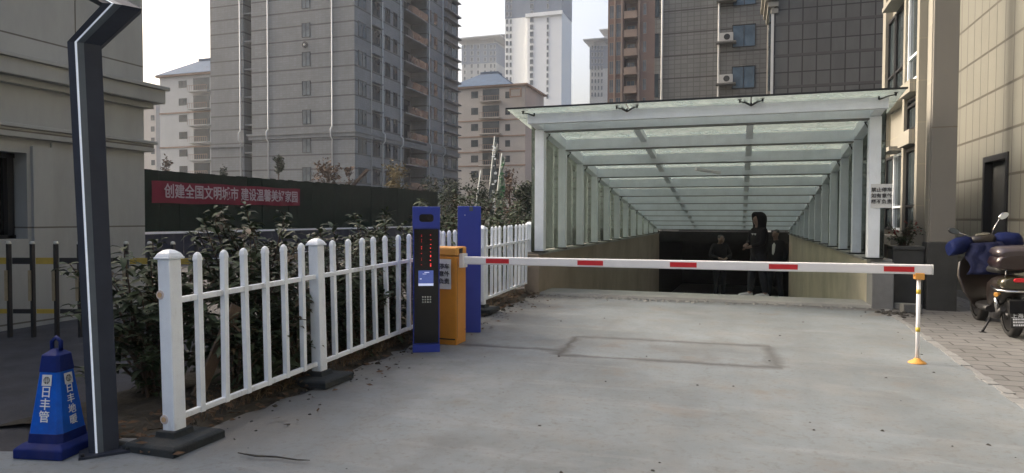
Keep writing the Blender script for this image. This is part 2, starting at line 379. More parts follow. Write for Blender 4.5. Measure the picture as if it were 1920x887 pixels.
def copy_tree(o, parent=None):
    c = o.copy(); C.objects.link(c); c.parent = parent
    for ch in [x for x in C.objects if x.parent == o]: copy_tree(ch, c)
    return c
def text(body, size, M, mt, parent, name='lettering', ext=.002, sx=1, spacing=1, bold=0, line=1.0):
    cu = bpy.data.curves.new('t', 'FONT'); cu.body = body; cu.size = size; cu.extrude = ext; cu.align_x = 'CENTER'; cu.align_y = 'CENTER'
    cu.space_character = spacing; cu.offset = bold; cu.space_line = line; cu.resolution_u = 3
    t = bpy.data.objects.new('t', cu); C.objects.link(t); dg = bpy.context.evaluated_depsgraph_get()
    me = bpy.data.meshes.new_from_object(t.evaluated_get(dg)); bpy.data.objects.remove(t)
    me.materials.clear(); me.materials.append(MATS[mt])
    me.transform(M @ Matrix.Diagonal((sx, 1, 1, 1))); o = bpy.data.objects.new(name, me); C.objects.link(o); o.parent = parent
    return o
def frame_m(loc, right, up):
    r = Vector(right).normalized(); u = Vector(up).normalized(); n = r.cross(u)
    m = Matrix((r, u, n)).transposed().to_4x4(); m.translation = Vector(loc); return m

# ================================================================== THE SETTING
XL, XR, YF, ZW, SP, ZT, SLP = -3.46, 1.945, 11.83, .877, 1.611, 3.047, .1146   # ramp walls and canopy
YM = 30.6                                                                   # tunnel mouth
def sheet(name, polys, mt, dz, kind='structure'):
    mb = MB()
    for x0, y0, x1, y1 in polys:
        ys = sorted({y0, y1, *[q for q in (3.6, 11.93) if y0 < q < y1]})
        for a, b in zip(ys, ys[1:]):
            mb.add([(x0,a,g(a)+dz),(x1,a,g(a)+dz),(x1,b,g(b)+dz),(x0,b,g(b)+dz)], [(0,1,2,3)])
    o = mb.build(name, mt, fix=False); o['kind'] = kind; return o
sheet('ground', [(-1500,-400,XL-.3,2500), (XR+.3,-400,1500,2500), (XL-.3,-400,XR+.3,YF), (XL-.3,YM+14,XR+.3,2500)], 'asphalt', 0)
# concrete apron with a ragged left border
left = []; y = 3.25
while y < 11.9:
    left.append((-3.43 - .018*(y-3.25) + random.uniform(-.09, .09) + .03*(y > 9), y)); y += random.uniform(.12, .3)
mb = MB(); DZ = .012
bord = [(-9, 2.7), (-6.3, 2.86), (-5.6, 2.8), (-4.9, 2.93), (-4.55, 2.90), (-4.2, 3.02), (-3.9, 3.13), (-3.58, 3.22)]
for (xa, ya), (xb, yb) in zip(bord, bord[1:]): mb.add([(xa,-6,DZ),(xb,-6,DZ),(xb,yb,DZ),(xa,ya,DZ)], [(0,1,2,3)]); mb.add([(xa,ya,DZ),(xb,yb,DZ),(xb,yb,-.05),(xa,ya,-.05)], [(0,3,2,1)])
mb.add([(-3.58,-6,DZ),(2.12,-6,DZ),(2.12,3.22,DZ),(-3.58,3.22,DZ)], [(0,1,2,3)])
rows_ = [(-3.50, 3.22)] + left + [(XL, 11.9)]
for (xa, ya), (xb, yb) in zip(rows_, rows_[1:]):
    mb.add([(xa,ya,g(ya)+DZ),(2.12,ya,g(ya)+DZ),(2.12,yb,g(yb)+DZ),(xb,yb,g(yb)+DZ)], [(0,1,2,3)])
o = mb.build('concrete_apron', 'apron_concrete', fix=False); o['kind'] = 'structure'; me = None
sheet('brick_pavement', [(2.12,-6,3.75,11.9), (2.25,11.9,3.75,21)], 'brick_paving', .008)
mb = MB(); random.seed(3); x0 = 2.12                                         # worn cement edge between concrete and paving
for k in range(60):
    y0 = 3+k*.15; a = random.uniform(.02, .06); b = random.uniform(.02, .07); mb.box(x0-a, y0, g(y0), x0+b, y0+.15, g(y0)+.016+random.uniform(0, .006))
struct(mb.build('pavement_edge', 'pier_concrete'))
# planting strip under the hedge: low uneven soil
mb = MB(); nx, ny = 14, 60; V = []
for j in range(ny+1):
    for i in range(nx+1):
        x = -5.05 + 1.59*i/nx; y = 3.3 + 8.9*j/ny; e = min(i, nx-i, 3)/3
        V.append((x + random.uniform(-.04, .04), y + random.uniform(-.05, .05), g(y)-.01 + e*(.05+random.uniform(0, .035))))
mb.add(V, [(j*(nx+1)+i, j*(nx+1)+i+1, (j+1)*(nx+1)+i+1, (j+1)*(nx+1)+i) for j in range(ny) for i in range(nx)], smooth=True)
struct(mb.build('soil_strip', 'dirt'))
# kerb hump across the ramp mouth and the ramp road
mb = MB()
mb.add([(XL,YF-.12,g(12)),(XR,YF-.12,g(12)),(XR,YF-.10,.15),(XL,YF-.10,.15),(XL,YF+.75,.145),(XR,YF+.75,.145)], [(0,1,2,3),(3,2,5,4)])
mb.add([(XL,YF+.75,.145),(XR,YF+.75,.145),(XR,YM,-2.28),(XL,YM,-2.28),(XL,YM+13,-2.6),(XR,YM+13,-2.6)], [(0,1,2,3),(3,2,5,4)])
struct(mb.build('ramp_road', 'concrete', fix=False))
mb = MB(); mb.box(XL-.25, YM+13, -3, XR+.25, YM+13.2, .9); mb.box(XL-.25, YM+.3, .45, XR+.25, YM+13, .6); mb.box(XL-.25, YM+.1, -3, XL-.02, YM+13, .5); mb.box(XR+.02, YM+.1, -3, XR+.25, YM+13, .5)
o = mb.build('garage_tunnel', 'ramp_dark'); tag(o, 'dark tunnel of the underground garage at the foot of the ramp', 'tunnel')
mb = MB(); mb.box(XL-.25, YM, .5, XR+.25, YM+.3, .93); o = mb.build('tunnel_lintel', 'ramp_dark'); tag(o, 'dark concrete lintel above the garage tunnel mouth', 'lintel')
mb = MB(); mb.box(XL-.3, YM+.3, .6, XR+.3, YM+14, .7); struct(mb.build('garage_roof_ground', 'asphalt'))
# retaining walls
def rwall(name, x0, x1, mt, label, piermat, px0, px1):
    r = empty(name, (x0, YF, 0)); tag(r, label, 'retaining wall')
    MB().box(x0, YF-.02, -3, x1, YM+.1, ZW-.05).build('wall', mt, r)
    MB().box(x0-.03, YF-.05, ZW-.05, x1+.03, YM+.1, ZW).build('coping', 'concrete', r, bevel=.008)
    MB().box(px0, YF-.16, 0, px1, YF+.3, ZW-.045).build('end_pier', piermat, r, bevel=.01)
rwall('retaining_wall', XR, XR+.26, 'ramp_wall_lit', 'tan stained concrete wall on the right side of the ramp', 'pier_concrete', XR-.006, XR+.30)
rwall('retaining_wall', XL-.26, XL, 'ramp_wall_shaded', 'brown shaded concrete wall on the left side of the ramp', 'ramp_wall_shaded', XL-.27, XL+.006)

# ================================================================== THE GLASS CANOPY
can = empty('glass_canopy', ((XL+XR)/2, YF, ZW)); tag(can, 'long white steel canopy with green glass roof sloping down over the garage ramp', 'canopy')
def zr(Y): return ZT - SLP*(Y-YF)                                            # underside height of the side beams
NB = 12
for X in (XL-.02, XR+.02):
    for i in range(NB):
        Y = YF+SP*i; w2 = .075 if i else .085
        if zr(Y)-ZW < .12: continue
        MB().box(X-w2, Y-w2, ZW+.02, X+w2, Y+w2, zr(Y)+.05).build('column', 'white_paint', can, bevel=.006)
        MB().box(X-.13, Y-.12, ZW, X+.13, Y+.12, ZW+.02).build('foot_plate', 'steel_fitting', can)
ang = Vector((0, 1, -SLP)).normalized(); up = Vector((0, SLP, 1)).normalized()
for X in (XL-.02, XR+.02):
    MB().bar((X, YF-.375, zr(YF-.375)+.15), (X, YM-.2, zr(YM-.2)+.15), .15, .2, up).build('side_beam', 'white_paint', can, bevel=.006)
for X in (-1.96*.93, .14*.93):
    MB().bar((X, YF-.02, zr(YF)+.19), (X, YM-.2, zr(YM-.2)+.19), .12, .12, up).build('rafter', 'white_paint', can, bevel=.004)
for i in range(NB):
    Y = YF+SP*i; z = zr(Y)
    hh = .24 if i else .26
    MB().box(XL+.055, Y-.06, z+.03, XR-.055, Y+.06, z+.235).box(XL+.055, Y-.075, z+.008, XR-.055, Y+.075, z+.03, 1).build('crossbeam', ['white_paint', 'pier_concrete'], can)  # bottom flange in darker grey: shade under the beam put into the colour
mf = MB().box(XL-.12, YF-.50, zr(YF-.5)+.05, XR+.12, YF-.38, zr(YF-.5)+.225); mf.build('front_beam', 'white_paint', can, bevel=.006)
def gz(Y): return zr(Y)+.262                                                   # glass height
GY = [YF-.72] + [YF-.0+SP*i+.0 for i in range(NB)] + [YM]
GX = [XL-.44, -1.96*.93, .14*.93, XR+.32]
for a, b in zip(GY, GY[1:]):
    for c, d in zip(GX, GX[1:]):
        m = MB(); q = .012; t = .016
        V = [(x, y, gz(y)+k) for k in (0, t) for x, y in ((c+q,a+q),(d-q,a+q),(d-q,b-q),(c+q,b-q))]
        m.add(V, [(0,3,2,1),(4,5,6,7),(0,1,5,4),(1,2,6,5),(2,3,7,6),(3,0,4,7)]); m.build('roof_pane', 'roof_glass', can)
m = MB().bar((GX[0], GY[0]-.01, gz(GY[0])+.008), (GX[-1], GY[0]-.01, gz(GY[0])+.008), .012, .03); m.build('front_trim', 'steel_fitting', can)
for X in (XL-.16, XR+.16):
    for i in range(NB):
        a = YF+SP*i+(.0 if i else -.1); b = min(YF+SP*(i+1), YM)
        za, zb = gz(a)-.06, gz(b)-.06
        if zb-ZW < .1: zb = ZW+.1
        m = MB(); V = [(x, y, z) for x in (X-.006, X+.006) for y, z in ((a+.01, ZW+.01), (b-.01, ZW+.01), (b-.01, zb), (a+.01, za))]
        m.add(V, [(0,1,2,3),(7,6,5,4),(0,4,5,1),(1,5,6,2),(2,6,7,3),(3,7,4,0)]); m.build('side_pane', 'side_glass', can)
def spider(p, dirs, s=1):
    m = MB(); p = Vector(p); m.tube([p, p+Vector((0,0,.05*s))], .014*s, 8)
    for d in dirs:
        d = Vector(d)*s; e = p+d; m.tube([p, p+d*.55+Vector((0,0,.01)), e], [.012*s, .01*s, .009*s], 6)
        m.tube([e-Vector((0,0,.02*s)), e+Vector((0,0,.02*s))], .014*s, 8); m.tube([e+Vector((0,0,.02*s)), e+Vector((0,0,.032*s))], .03*s, 10)
    return m.build('spider_fitting', 'steel_fitting', can)
for X in (-1.96*.93, .14*.93):
    spider((X, YF-.54, gz(YF-.54)-.09), [(-.17, -.02, .07), (.17, -.02, .07), (-.1, .1, .08), (.1, .1, .08)])
    for i in range(0, 3): Y = YF+SP*i+.12; spider((X, Y, gz(Y)-.10), [(-.14, 0, .06), (.14, 0, .06)], .8)
spider((XL+.02, YF-.54, gz(YF-.54)-.09), [(-.2, -.02, .06)]); spider((XR-.02, YF-.54, gz(YF-.54)-.09), [(.22, -.02, .06)])
for i in range(10):
    Y = YF+SP*i+.2
    for X, sg in ((XL-.02, 1), (XR+.02, -1)):
        z = zr(Y)-.07
        if z-ZW < .3: continue
        spider((X+sg*.06, Y, z), [(-sg*.13, .12, .02), (-sg*.13, -.06, .04), (sg*.03, .1, .10)], .85)
# strip lamp hanging under the glass, switched off
o = MB().bar((-.95, 15.2, zr(15.2)-.08), (-.45, 15.5, zr(15.5)-.12), .10, .06).build('ceiling_lamp', 'boom_white', None, bevel=.01)
tag(o, 'small white lamp fixed under the glass roof of the ramp canopy', 'lamp')
nb = MB()
random.seed(5)
for k in range(7): x = -1.1+k*.07; nb.tube([(x, 13.6, zr(13.5)+.13), (x+.05, 13.62, zr(13.5)+.10+random.uniform(0,.03)), (x+.09, 13.6, zr(13.5)+.13)], .008, 5)
o = nb.build('loose_cable', 'dark_metal'); tag(o, 'short tangle of black cable on the second canopy crossbeam', 'cable')
# paper notice on the first right column
def notice(name, M, wd, ht, lines, size, label, bw=.0):
    r = bpy.data.objects.new(name, None); C.objects.link(r); r.matrix_world = M; r.empty_display_size = .1; tag(r, label, 'notice')
    m = MB(); nx, ny = 6, 6
    V = [(-wd/2+wd*i/nx, -ht/2+ht*j/ny, .004*math.sin(i*1.7+j)+.004) for j in range(ny+1) for i in range(nx+1)]
    m.add(V, [(j*(nx+1)+i, j*(nx+1)+i+1, (j+1)*(nx+1)+i+1, (j+1)*(nx+1)+i) for j in range(ny) for i in range(nx)], smooth=True)
    m.build('sheet', 'paper', r, local=True, fix=False)
    text(lines, size, Matrix.Translation((0, 0, .011)), 'ink', r, bold=bw, line=1.25)
    return r
notice('paper_notice', frame_m((XR+.115, YF-.10, 1.86), (1, 0, 0), (0, 0, 1)), .30, .37, '禁止停车\n如有意外\n概不负责', .073, 'white paper notice taped to the front right canopy column', .001)

# ================================================================== BUILDINGS
def windows(parent, fn, spots, w, h, gm='window_glass', fm='dark_metal', mull=1, name='window', depth=.05):
    """fn(u, z) -> frame matrix on the wall; one mesh shared by all copies"""
    m = MB(); t = min(.05, w*.07)
    m.box(-w/2, -h/2, 0, w/2, h/2, depth*.5, 1)
    m.box(-w/2-t, h/2, 0, w/2+t, h/2+t, depth); m.box(-w/2-t, -h/2-t, 0, w/2+t, -h/2, depth); m.box(-w/2-t, -h/2, 0, -w/2, h/2, depth); m.box(w/2, -h/2, 0, w/2+t, h/2, depth)
    for k in range(mull): x = -w/2+w*(k+1)/(mull+1); m.box(x-t*.4, -h/2, depth*.5, x+t*.4, h/2, depth)
    o0 = m.build(name, [fm, gm], parent, local=True); first = True
    for u, z in spots:
        o = o0 if first else o0.copy()
        if not first: C.objects.link(o)
        first = False; o.parent = parent; M = fn(u, z); M.translation -= parent.location; o.matrix_local = M
def fY(Y): return lambda u, z: frame_m((u, Y, z), (1, 0, 0), (0, 0, 1))      # wall facing -Y
def fXp(X): return lambda u, z: frame_m((X, u, z), (0, 1, 0), (0, 0, 1))     # wall facing +X
def fXm(X): return lambda u, z: frame_m((X, u, z), (0, -1, 0), (0, 0, 1))    # wall facing -X

# ---- near left building
LX, LY = -8.92, 8.19
b = empty('stone_building', (LX, LY, 0)); tag(b, 'low brown stone building on the far left behind the gate', 'building')
wy0, wy1 = 4.6, on(50, 300, 0, LX).y
zs, zh = 1.2, 2.33
m = MB(); m.box(LX-12, -6, 0, LX, wy0, 5.6); m.box(LX-12, wy1, 0, LX, LY, 5.6); m.box(LX-12, wy0, 0, LX, wy1, zs); m.box(LX-12, wy0, zh, LX, wy1, 5.6); m.box(LX-12, wy0, zs, LX-.35, wy1, zh)
m.build('wall', 'left_stone', b)
# cornices in stepped profile
def ledge(z0, prof, name):
    m = MB()
    for dz0, dz1, pr_ in prof: m.box(LX-.5, -6, z0+dz0, LX+pr_, LY+pr_, z0+dz1)
    m.build(name, 'left_stone', b, bevel=.01)
ledge(3.2, [(0, .09, .10), (.09, .30, .22), (.30, .36, .27)], 'cornice')
ledge(2.52, [(0, .12, .10), (.12, .17, .14)], 'string_course')
m = MB().box(LX-.02, wy1+.05, 0, LX+.05, wy1+.32, zh+.1); m.box(LX-.02, wy1+.32-.0, 0, LX+.03, wy1+.40, 2.5); m.build('window_surround', 'left_stone', b)
for yy in (7.05,): MB().box(LX-.02, yy, 0, LX+.006, yy+.012, 5.6).build('panel_joint', 'beige_stone_seam', b)
wn = empty('window', Vector((0, 0, 0))); wn.parent = b
MB().box(LX-.34, wy0, zs, LX-.30, wy1, zh).build('pane', 'black_gloss', wn)
MB().box(LX-.3, wy1-.10, zs, LX-.22, wy1-.02, zh).box(LX-.3, wy1-.42, zs, LX-.24, wy1-.38, zh).box(LX-.3, wy0, zh-.06, LX-.22, wy1, zh).box(LX-.3, wy0, zs, LX-.22, wy1, zs+.05).build('frame', 'dark_metal', wn)

# ---- left tower, two visible faces
TY, TX = 60.5, -37.74
b = empty('apartment_tower', (TX, TY, 0)); tag(b, 'grey tiled apartment tower with white downpipes, left of the street', 'building')
xs = [on(x, 200, 1, TY).x for x in (395, 457, 472)]
YE = on(859, 200, 0, TX).y
yr0, yr1 = on(757, 200, 0, TX).y, on(800, 200, 0, TX).y
m = MB(); H = 46
m.box(xs[0], TY, 0, xs[1], TY+14, H); m.box(xs[1], TY+1.6, 0, xs[2], TY+14, H-.1); m.box(xs[2], TY, 0, TX-2.2, YE, H); m.box(TX-2.2, TY, 0, TX, yr0, H); m.box(TX-2.2, yr1, 0, TX, YE, H)
m.build('wall', 'tower_tile', b)
zw_ = [on(572, y, 1, TY).z for y in (57, 112, 164, 218, 273, 327)]; fl = (zw_[0]-zw_[-1])/5; base = zw_[-1]-fl
zc = on(572, 250, 1, TY).z
m = MB(); m.box(xs[2]-.5, TY-.28, zc-.1, TX+.28, TY-.003, zc+.12); m.box(xs[2]-.35, TY-.16, zc-.5, TX+.16, TY-.003, zc-.1); m.box(TX+.003, TY-.003, zc-.1, TX+.28, YE, zc+.12); m.box(TX+.003, TY-.003, zc-.5, TX+.16, YE, zc-.1)
m.box(xs[0], TY-.2, zc-1.2, xs[1]+.1, TY-.003, zc-.95)
m.build('cornice', 'tower_tile', b)
m = MB()
for k in range(14): z = base-.6+fl*k; m.box(xs[1]+.02, TY+.1, z, xs[2]-.02, TY+1.58, z+.16)
each(m, 'recess_slab', 'tower_tile', b)
rows = [base+fl*k for k in range(13)]
windows(b, fY(TY), [(on(574, 100, 1, TY).x, z) for z in rows], .92, 1.42, 'hazy_glass')
def pipe(parent, x, y, kx, ky, z0=0, z1=46, r=.075, kink=None):
    pts = [(x, y, z0)]
    if kink: pts += [(x+kx*0, y+ky*0, kink-.75), (x+kx, y+ky, kink-.45), (x+kx, y+ky, kink+.3), (x, y, kink+.6)]
    pts += [(x, y, z1)]
    MB().tube(pts, r, 6).build('downpipe', 'pipe_white', parent)
for px in (452, 504, 624): pipe(b, on(px, 200, 1, TY).x, TY-.12, 0, -.3, kink=zc)
for px in (716, 750, 803.5, 829): pipe(b, TX+.12, on(px, 200, 0, TX).y, .3, 0, kink=zc)
pipe(b, TX+.12, on(695, 200, 0, TX).y, .2, 0, r=.05)
for px, wpx in ((679, 14), (705.5, 12), (727, 8), (741, 6.5), (806, 4), (816.5, 5), (836, 7), (851, 9)):
    y0, y1 = on(px-wpx/2, 200, 0, TX).y, on(px+wpx/2, 200, 0, TX).y
    windows(b, fXp(TX), [((y0+y1)/2, z-.1) for z in rows], y1-y0, 1.5, 'window_glass')
m = MB()
for z in rows: m.box(TX-2.1, yr0+.1, z-1.35, TX+.25, yr1-.1, z-1.2)
each(m, 'balcony_slab', 'tower_tile', b)
m = MB()
for z in rows: m.box(TX-2.199, yr0+.5, z-1.15, TX-2.12, yr1-.5, z+1.1)
each(m, 'balcony_door', 'recess_shade', b)  # glazed back of the recess, its deep shade put into the colour
m = MB()
for z in rows: m.box(TX+.17, yr0+.6, z-1.2, TX+.25, yr1-.1, z-.35)
each(m, 'balcony_rail', 'window_glass', b)
ya = on(696, 200, 0, TX).y; yb = on(712, 200, 0, TX).y
m = MB()
for z in rows: m.box(TX+.002, ya, z+.85, TX+.5, yb, z+.95)
ya = on(830, 200, 0, TX).y
for z in rows: m.box(TX+.002, ya, z+.85, TX+.6, YE-.2, z+.95); m.box(TX+.002, ya, z-1.1, TX+.6, YE-.2, z-.9)
each(m, 'window_hood', 'tower_tile', b)
em = on(572, 84, 1, TY)
m = MB(); m.tube([(em.x, TY-.02, em.z), (em.x, TY-.09, em.z)], .34, 20); m.build('vent_cowl', 'dark_metal', b)
m = MB(); m.tube([(em.x-.08, TY-.10, em.z+.05), (em.x+.1, TY-.11, em.z-.08)], .09, 8); m.tube([(em.x-.12, TY-.10, em.z-.12), (em.x-.02, TY-.11, em.z+.02)], .06, 8); m.build('vent_blade', 'pipe_white', b)

# ---- generic far apartment with hip roof, balconies and windows
def depthY(px, z):       # Y of the point seen at px with camera depth z
    x = (px-960)/F*z; return x*math.sin(YAW)+z*math.cos(YAW)
def low_block(name, label, zc_, px0, px1, ey, ridge, wm, tm, wins, balcs, rows_px, bands, deep=12, roofm='roof_blue'):
    Y = depthY((px0+px1)/2, zc_); P = lambda x, y: on(x, y, 1, Y)
    x0, x1 = P(px0, 200).x, P(px1, 200).x; ze = P((px0+px1)/2, ey).z
    b = empty(name, (x0, Y, 0)); tag(b, label, 'building')
    m = MB().box(x0, Y, 0, x1, Y+deep, ze); m.build('wall', wm, b)
    m = MB(); m.box(x0-.5, Y-.5, ze, x1+.5, Y+deep+.5, ze+.3)
    for yb in bands: z = P((px0+px1)/2, yb).z; m.box(x0-.08, Y-.12, z-.12, x1+.08, Y-.003, z+.12)
    each(m, 'band', tm, b)
    if ridge:
        rx0, rx1, ry = ridge[:3]; zrg = on((rx0+rx1)/2, ry, 1, Y+deep/2).z; a0, a1 = P(rx0, 200).x, P(rx1, 200).x; z0 = ze+.3; yc = Y+deep/2
        rxm = P(ridge[3], 200).x if len(ridge) > 3 else x1+.6
        m = MB().add([(x0-.6,Y-.6,z0),(rxm,Y-.6,z0),(rxm,Y+deep+.6,z0),(x0-.6,Y+deep+.6,z0),(a0,yc-1,zrg),(a1,yc-1,zrg),(a1,yc+1,zrg),(a0,yc+1,zrg)], [(0,1,5,4),(1,2,6,5),(2,3,7,6),(3,0,4,7),(4,5,6,7),(0,3,2,1)])
        m.box(a0-.2, yc-1.3, zrg-.1, a1+.2, yc+1.3, zrg+.25)
        m.build('roof', roofm, b)
    for c0, c1, hpx in wins:
        sp = [(P((c0+c1)/2, 200).x, P((c0+c1)/2, r_).z) for r_ in rows_px]; windows(b, fY(Y), sp, abs(P(c1, 200).x-P(c0, 200).x), hpx/F*zc_, 'window_glass')
    for c0, c1 in balcs:
        xa, xb = P(c0, 200).x, P(c1, 200).x; rec = MB(); sl = MB(); rl = MB()
        for r_ in rows_px:
            z = P((c0+c1)/2, r_).z; rec.box(xa, Y-.05, z-1.0, xb, Y-.004, z+1.1); sl.box(xa-.4, Y-1.1, z-1.35, xb+.4, Y-.004, z-1.18)
            rl.box(xa-.3, Y-1.05, z-.35, xb+.3, Y-1.0, z-.28)
            n = 9
            for k in range(n+1): x = xa-.3+(xb-xa+.6)*k/n; rl.box(x-.03, Y-1.04, z-1.18, x+.03, Y-1.01, z-.35)
        each(rec, 'balcony_door', 'window_glass', b); each(sl, 'balcony_slab', wm, b); each(rl, 'balcony_rail', tm, b, per=66)
    return b
T2 = low_block('apartment_block', 'pale six-storey block with slate blue hipped roof, far left', 114, 300, 430, 141, (335, 368, 119), 'pale_wall', 'brown_trim',
          [(336, 350, 12)], [(363, 393)], [158, 191, 222, 254, 287, 318], [210, 275], 12)
T3 = low_block('apartment_block', 'beige six-storey block with brown bands behind the flag poles', 125, 845, 985, 164, (885, 915, 141, 960), 'pale_beige_wall', 'brown_trim',
          [(884, 896, 12), (948, 956, 11)], [(905, 936)], [178, 209, 239, 269, 298, 327], [164, 226, 256, 285, 311], 12)
Y = depthY(915, 125); P = lambda x, y: on(x, y, 1, Y)
m = MB(); xa, xb = P(959, 200).x, P(981, 200).x; z0, z1 = P(970, 184).z, P(970, 167).z
for s in ((xa, z1-.25, xb, z1), (xa, z0, xb, z0+.2), (xa, z0+.2, xa+.2, z1-.25), (xb-.2, z0+.2, xb, z1-.25)): m.box(s[0], Y-1.2, s[1], s[2], Y-.9, s[3])
m.build('roof_terrace_frame', 'brown_trim', T3)
# pale slab block glimpsed left of T2
low_block('apartment_block', 'pinkish block glimpsed beside the low stone building edge', 165, 262, 292, 165, None, 'pale_beige_wall', 'pale_trim', [(283, 289, 9)], [], [180, 200, 221, 242, 263, 284, 305], [], 10)

# ---- far high-rises
def highrise(name, label, zc_, px0, px1, top, body, cols, rowh, wm='hazy_glass', deep=16, over=None, upper=None, ymin=70, ymax=330, sides=None, big=None):
    Y = depthY((px0+px1)/2, zc_); P = lambda x, y: on(x, y, 1, Y); x0, x1 = P(px0, 100).x, P(px1, 100).x; zt = P((px0+px1)/2, top).z
    b = empty(name, (x0, Y, 0)); tag(b, label, 'building')
    MB().box(x0, Y, 0, x1, Y+deep, zt).build('wall', body, b)
    if over: m = MB(); m.box(x0-over, Y-over, zt+2, x1+over, Y+deep+over, zt+2.5); m.box(x0+1.5, Y+1.5, zt, x1-1.5, Y+deep-1.5, zt+2); m.build('roof', 'tower_grey', b)
    if upper: z = P(px0, upper).z; MB().box(x0-.1, Y-.1, z, x1+.1, Y+deep, zt-.3).build('upper_cladding', 'tower_blue', b)
    n = int((ymax-ymin)/rowh)
    for c, wpx in cols:
        sp = [(P(c, 100).x, P(c, ymin+k*rowh).z) for k in range(n)]
        windows(b, fY(Y-(.1 if upper else 0)), sp, wpx/F*zc_, 1.7, wm, 'tower_grey', 0, depth=.3)
    return b, Y, P
highrise('high_rise', 'hazy grey high-rise with flat overhanging roof, left of the white tower', 300, 866, 930, 82, 'tower_grey', [(872, 4), (885, 5), (897, 4), (910, 4), (921, 4), (928, 3)], 12, over=3, ymin=88, ymax=190, upper=122)
highrise('high_rise', 'hazy pale high-rise slab touching the white tower', 330, 908, 960, 76, 'pale_wall', [(915, 4), (930, 7), (940, 3)], 12, over=1.5, ymin=84, ymax=200)
b, Y, P = highrise('high_rise', 'tall white high-rise with slate blue upper floors, left part', 270, 947, 992, -70, 'tower_white', [(951, 4), (958, 3)], 13.5, over=None, ymin=-40, ymax=200, upper=36)
b, Y, P = highrise('high_rise', 'tallest white high-rise with two window strips, blue top', 262, 989, 1053, -70, 'tower_white', [(997, 6), (1027, 3)], 13, ymin=-40, ymax=200, upper=27)
m = MB(); z = P(1020, 27).z; x0, x1 = P(988, 50).x, P(1054, 50).x; m.box(x0-.3, Y-1.2, z-.8, x1+.3, Y-.101, z+.6); m.build('ledge', 'tower_white', b)
highrise('high_rise', 'distant thin high-rise with layered roof, left of the brown tower', 290, 1106, 1140, 85, 'pale_wall', [(1111, 3), (1117, 3), (1123, 3), (1129, 3)], 12.5, over=2.5, ymin=90, ymax=190, upper=130)
highrise('high_rise', 'sliver of distant high-rise touching the brown tower', 310, 1133, 1146, 66, 'tower_grey', [(1137, 3)], 12.5, over=2, ymin=75, ymax=190)

# ---- brown tower
zb = 106; Y = depthY(1180, zb); P = lambda x, y: on(x, y, 1, Y); X0, X1 = P(1140, 50).x, P(1236, 50).x
b = empty('apartment_tower', (X0, Y, 0)); tag(b, 'reddish brown apartment tower with pale framed windows', 'building')
m = MB(); ra, rb_ = P(1170, 50).x, P(1196, 50).x
m.box(X0, Y, 0, ra, Y+14, 46); m.box(ra, Y+1.8, 0, rb_, Y+14, 45.9); m.box(rb_, Y, 0, X1, Y+14, 46); m.build('wall', 'brown_wall', b)
rws = [P(1180, 20+35*k).z for k in range(-2, 6)]
windows(b, fY(Y), [(P(1147, 50).x, z) for z in rws], .6, 2.0, 'hazy_glass', 'brown_light')
windows(b, fY(Y), [(P(1161, 50).x, z) for z in rws], .85, 2.1, 'hazy_glass', 'brown_light')
windows(b, fY(Y), [(P(1209, 50).x, z) for z in rws], .45, 1.7, 'hazy_glass', 'brown_light')
windows(b, fY(Y+1.8), [(P(1180, 50).x, z) for z in rws], 1.2, 2.0, 'hazy_glass', 'brown_light')
m = MB()
for z in rws: m.box(ra+.05, Y-.5, z-1.3, rb_-.05, Y+1.7, z-1.1)
each(m, 'balcony_slab', 'brown_light', b)
m = MB()
for z in rws: m.box(ra+.1, Y-.45, z-.25, rb_-.1, Y-.4, z-.15); m.box(ra+.1, Y-.43, z-1.1, rb_-.1, Y-.41, z-.25)
each(m, 'balcony_rail', 'brown_light', b, per=12)
m = MB()
for px in (1153, 1166, 1198): x = P(px, 50).x; m.box(x-.14, Y-.22, 0, x+.14, Y-.003, 46.2)
each(m, 'pilaster', 'brown_light', b)

# ---- grey-brown block behind the canopy (centre right)
Y = 45.0; P = lambda x, y: on(x, y, 1, Y); X0, X1 = P(1222, 50).x, P(1500, 50).x
b = empty('apartment_block', (X0, Y, 0)); tag(b, 'grey-brown tiled block with blue glazed windows behind the canopy', 'building')
m = MB(); xs_ = P(1228, 50).x; m.box(X0, Y+2.5, 0, xs_, Y+10, 24.8); m.box(xs_, Y, 0, X1, Y+14, 25); m.build('wall', 'mid_tile', b)
rz = [P(1395, y).z for y in (-11, 67, 145, 223, 301)]
windows(b, fY(Y), [(P(1395, 60).x, z) for z in rz], 1.3, 1.32, 'blue_glass')
windows(b, fY(Y), [(P(1224.5, 60).x+.25, z-.2) for z in rz], .22, 1.5, 'window_glass', mull=0)
for px in (1242, 1348): pipe(b, P(px, 60).x, Y-.12, 0, 0, z1=25, r=.07)
for z in rz:
    a = empty('air_conditioner', Vector((P(1362, 60).x-X0, -.35, z-.35))); a.parent = b
    m = MB(); m.box(-.42, -.2, -.03, .42, .2, .5); m.build('casing', 'ac_white', a, local=True, bevel=.01)
    m = MB(); m.tube([(.05, -.205, .23), (.05, -.225, .23)], .19, 16); m.build('fan_grille', 'dark_metal', a, local=True)
    m = MB(); m.box(-.6, -.3, -.12, .6, .33, -.04); m.build('shelf', 'mid_tile', a, local=True)

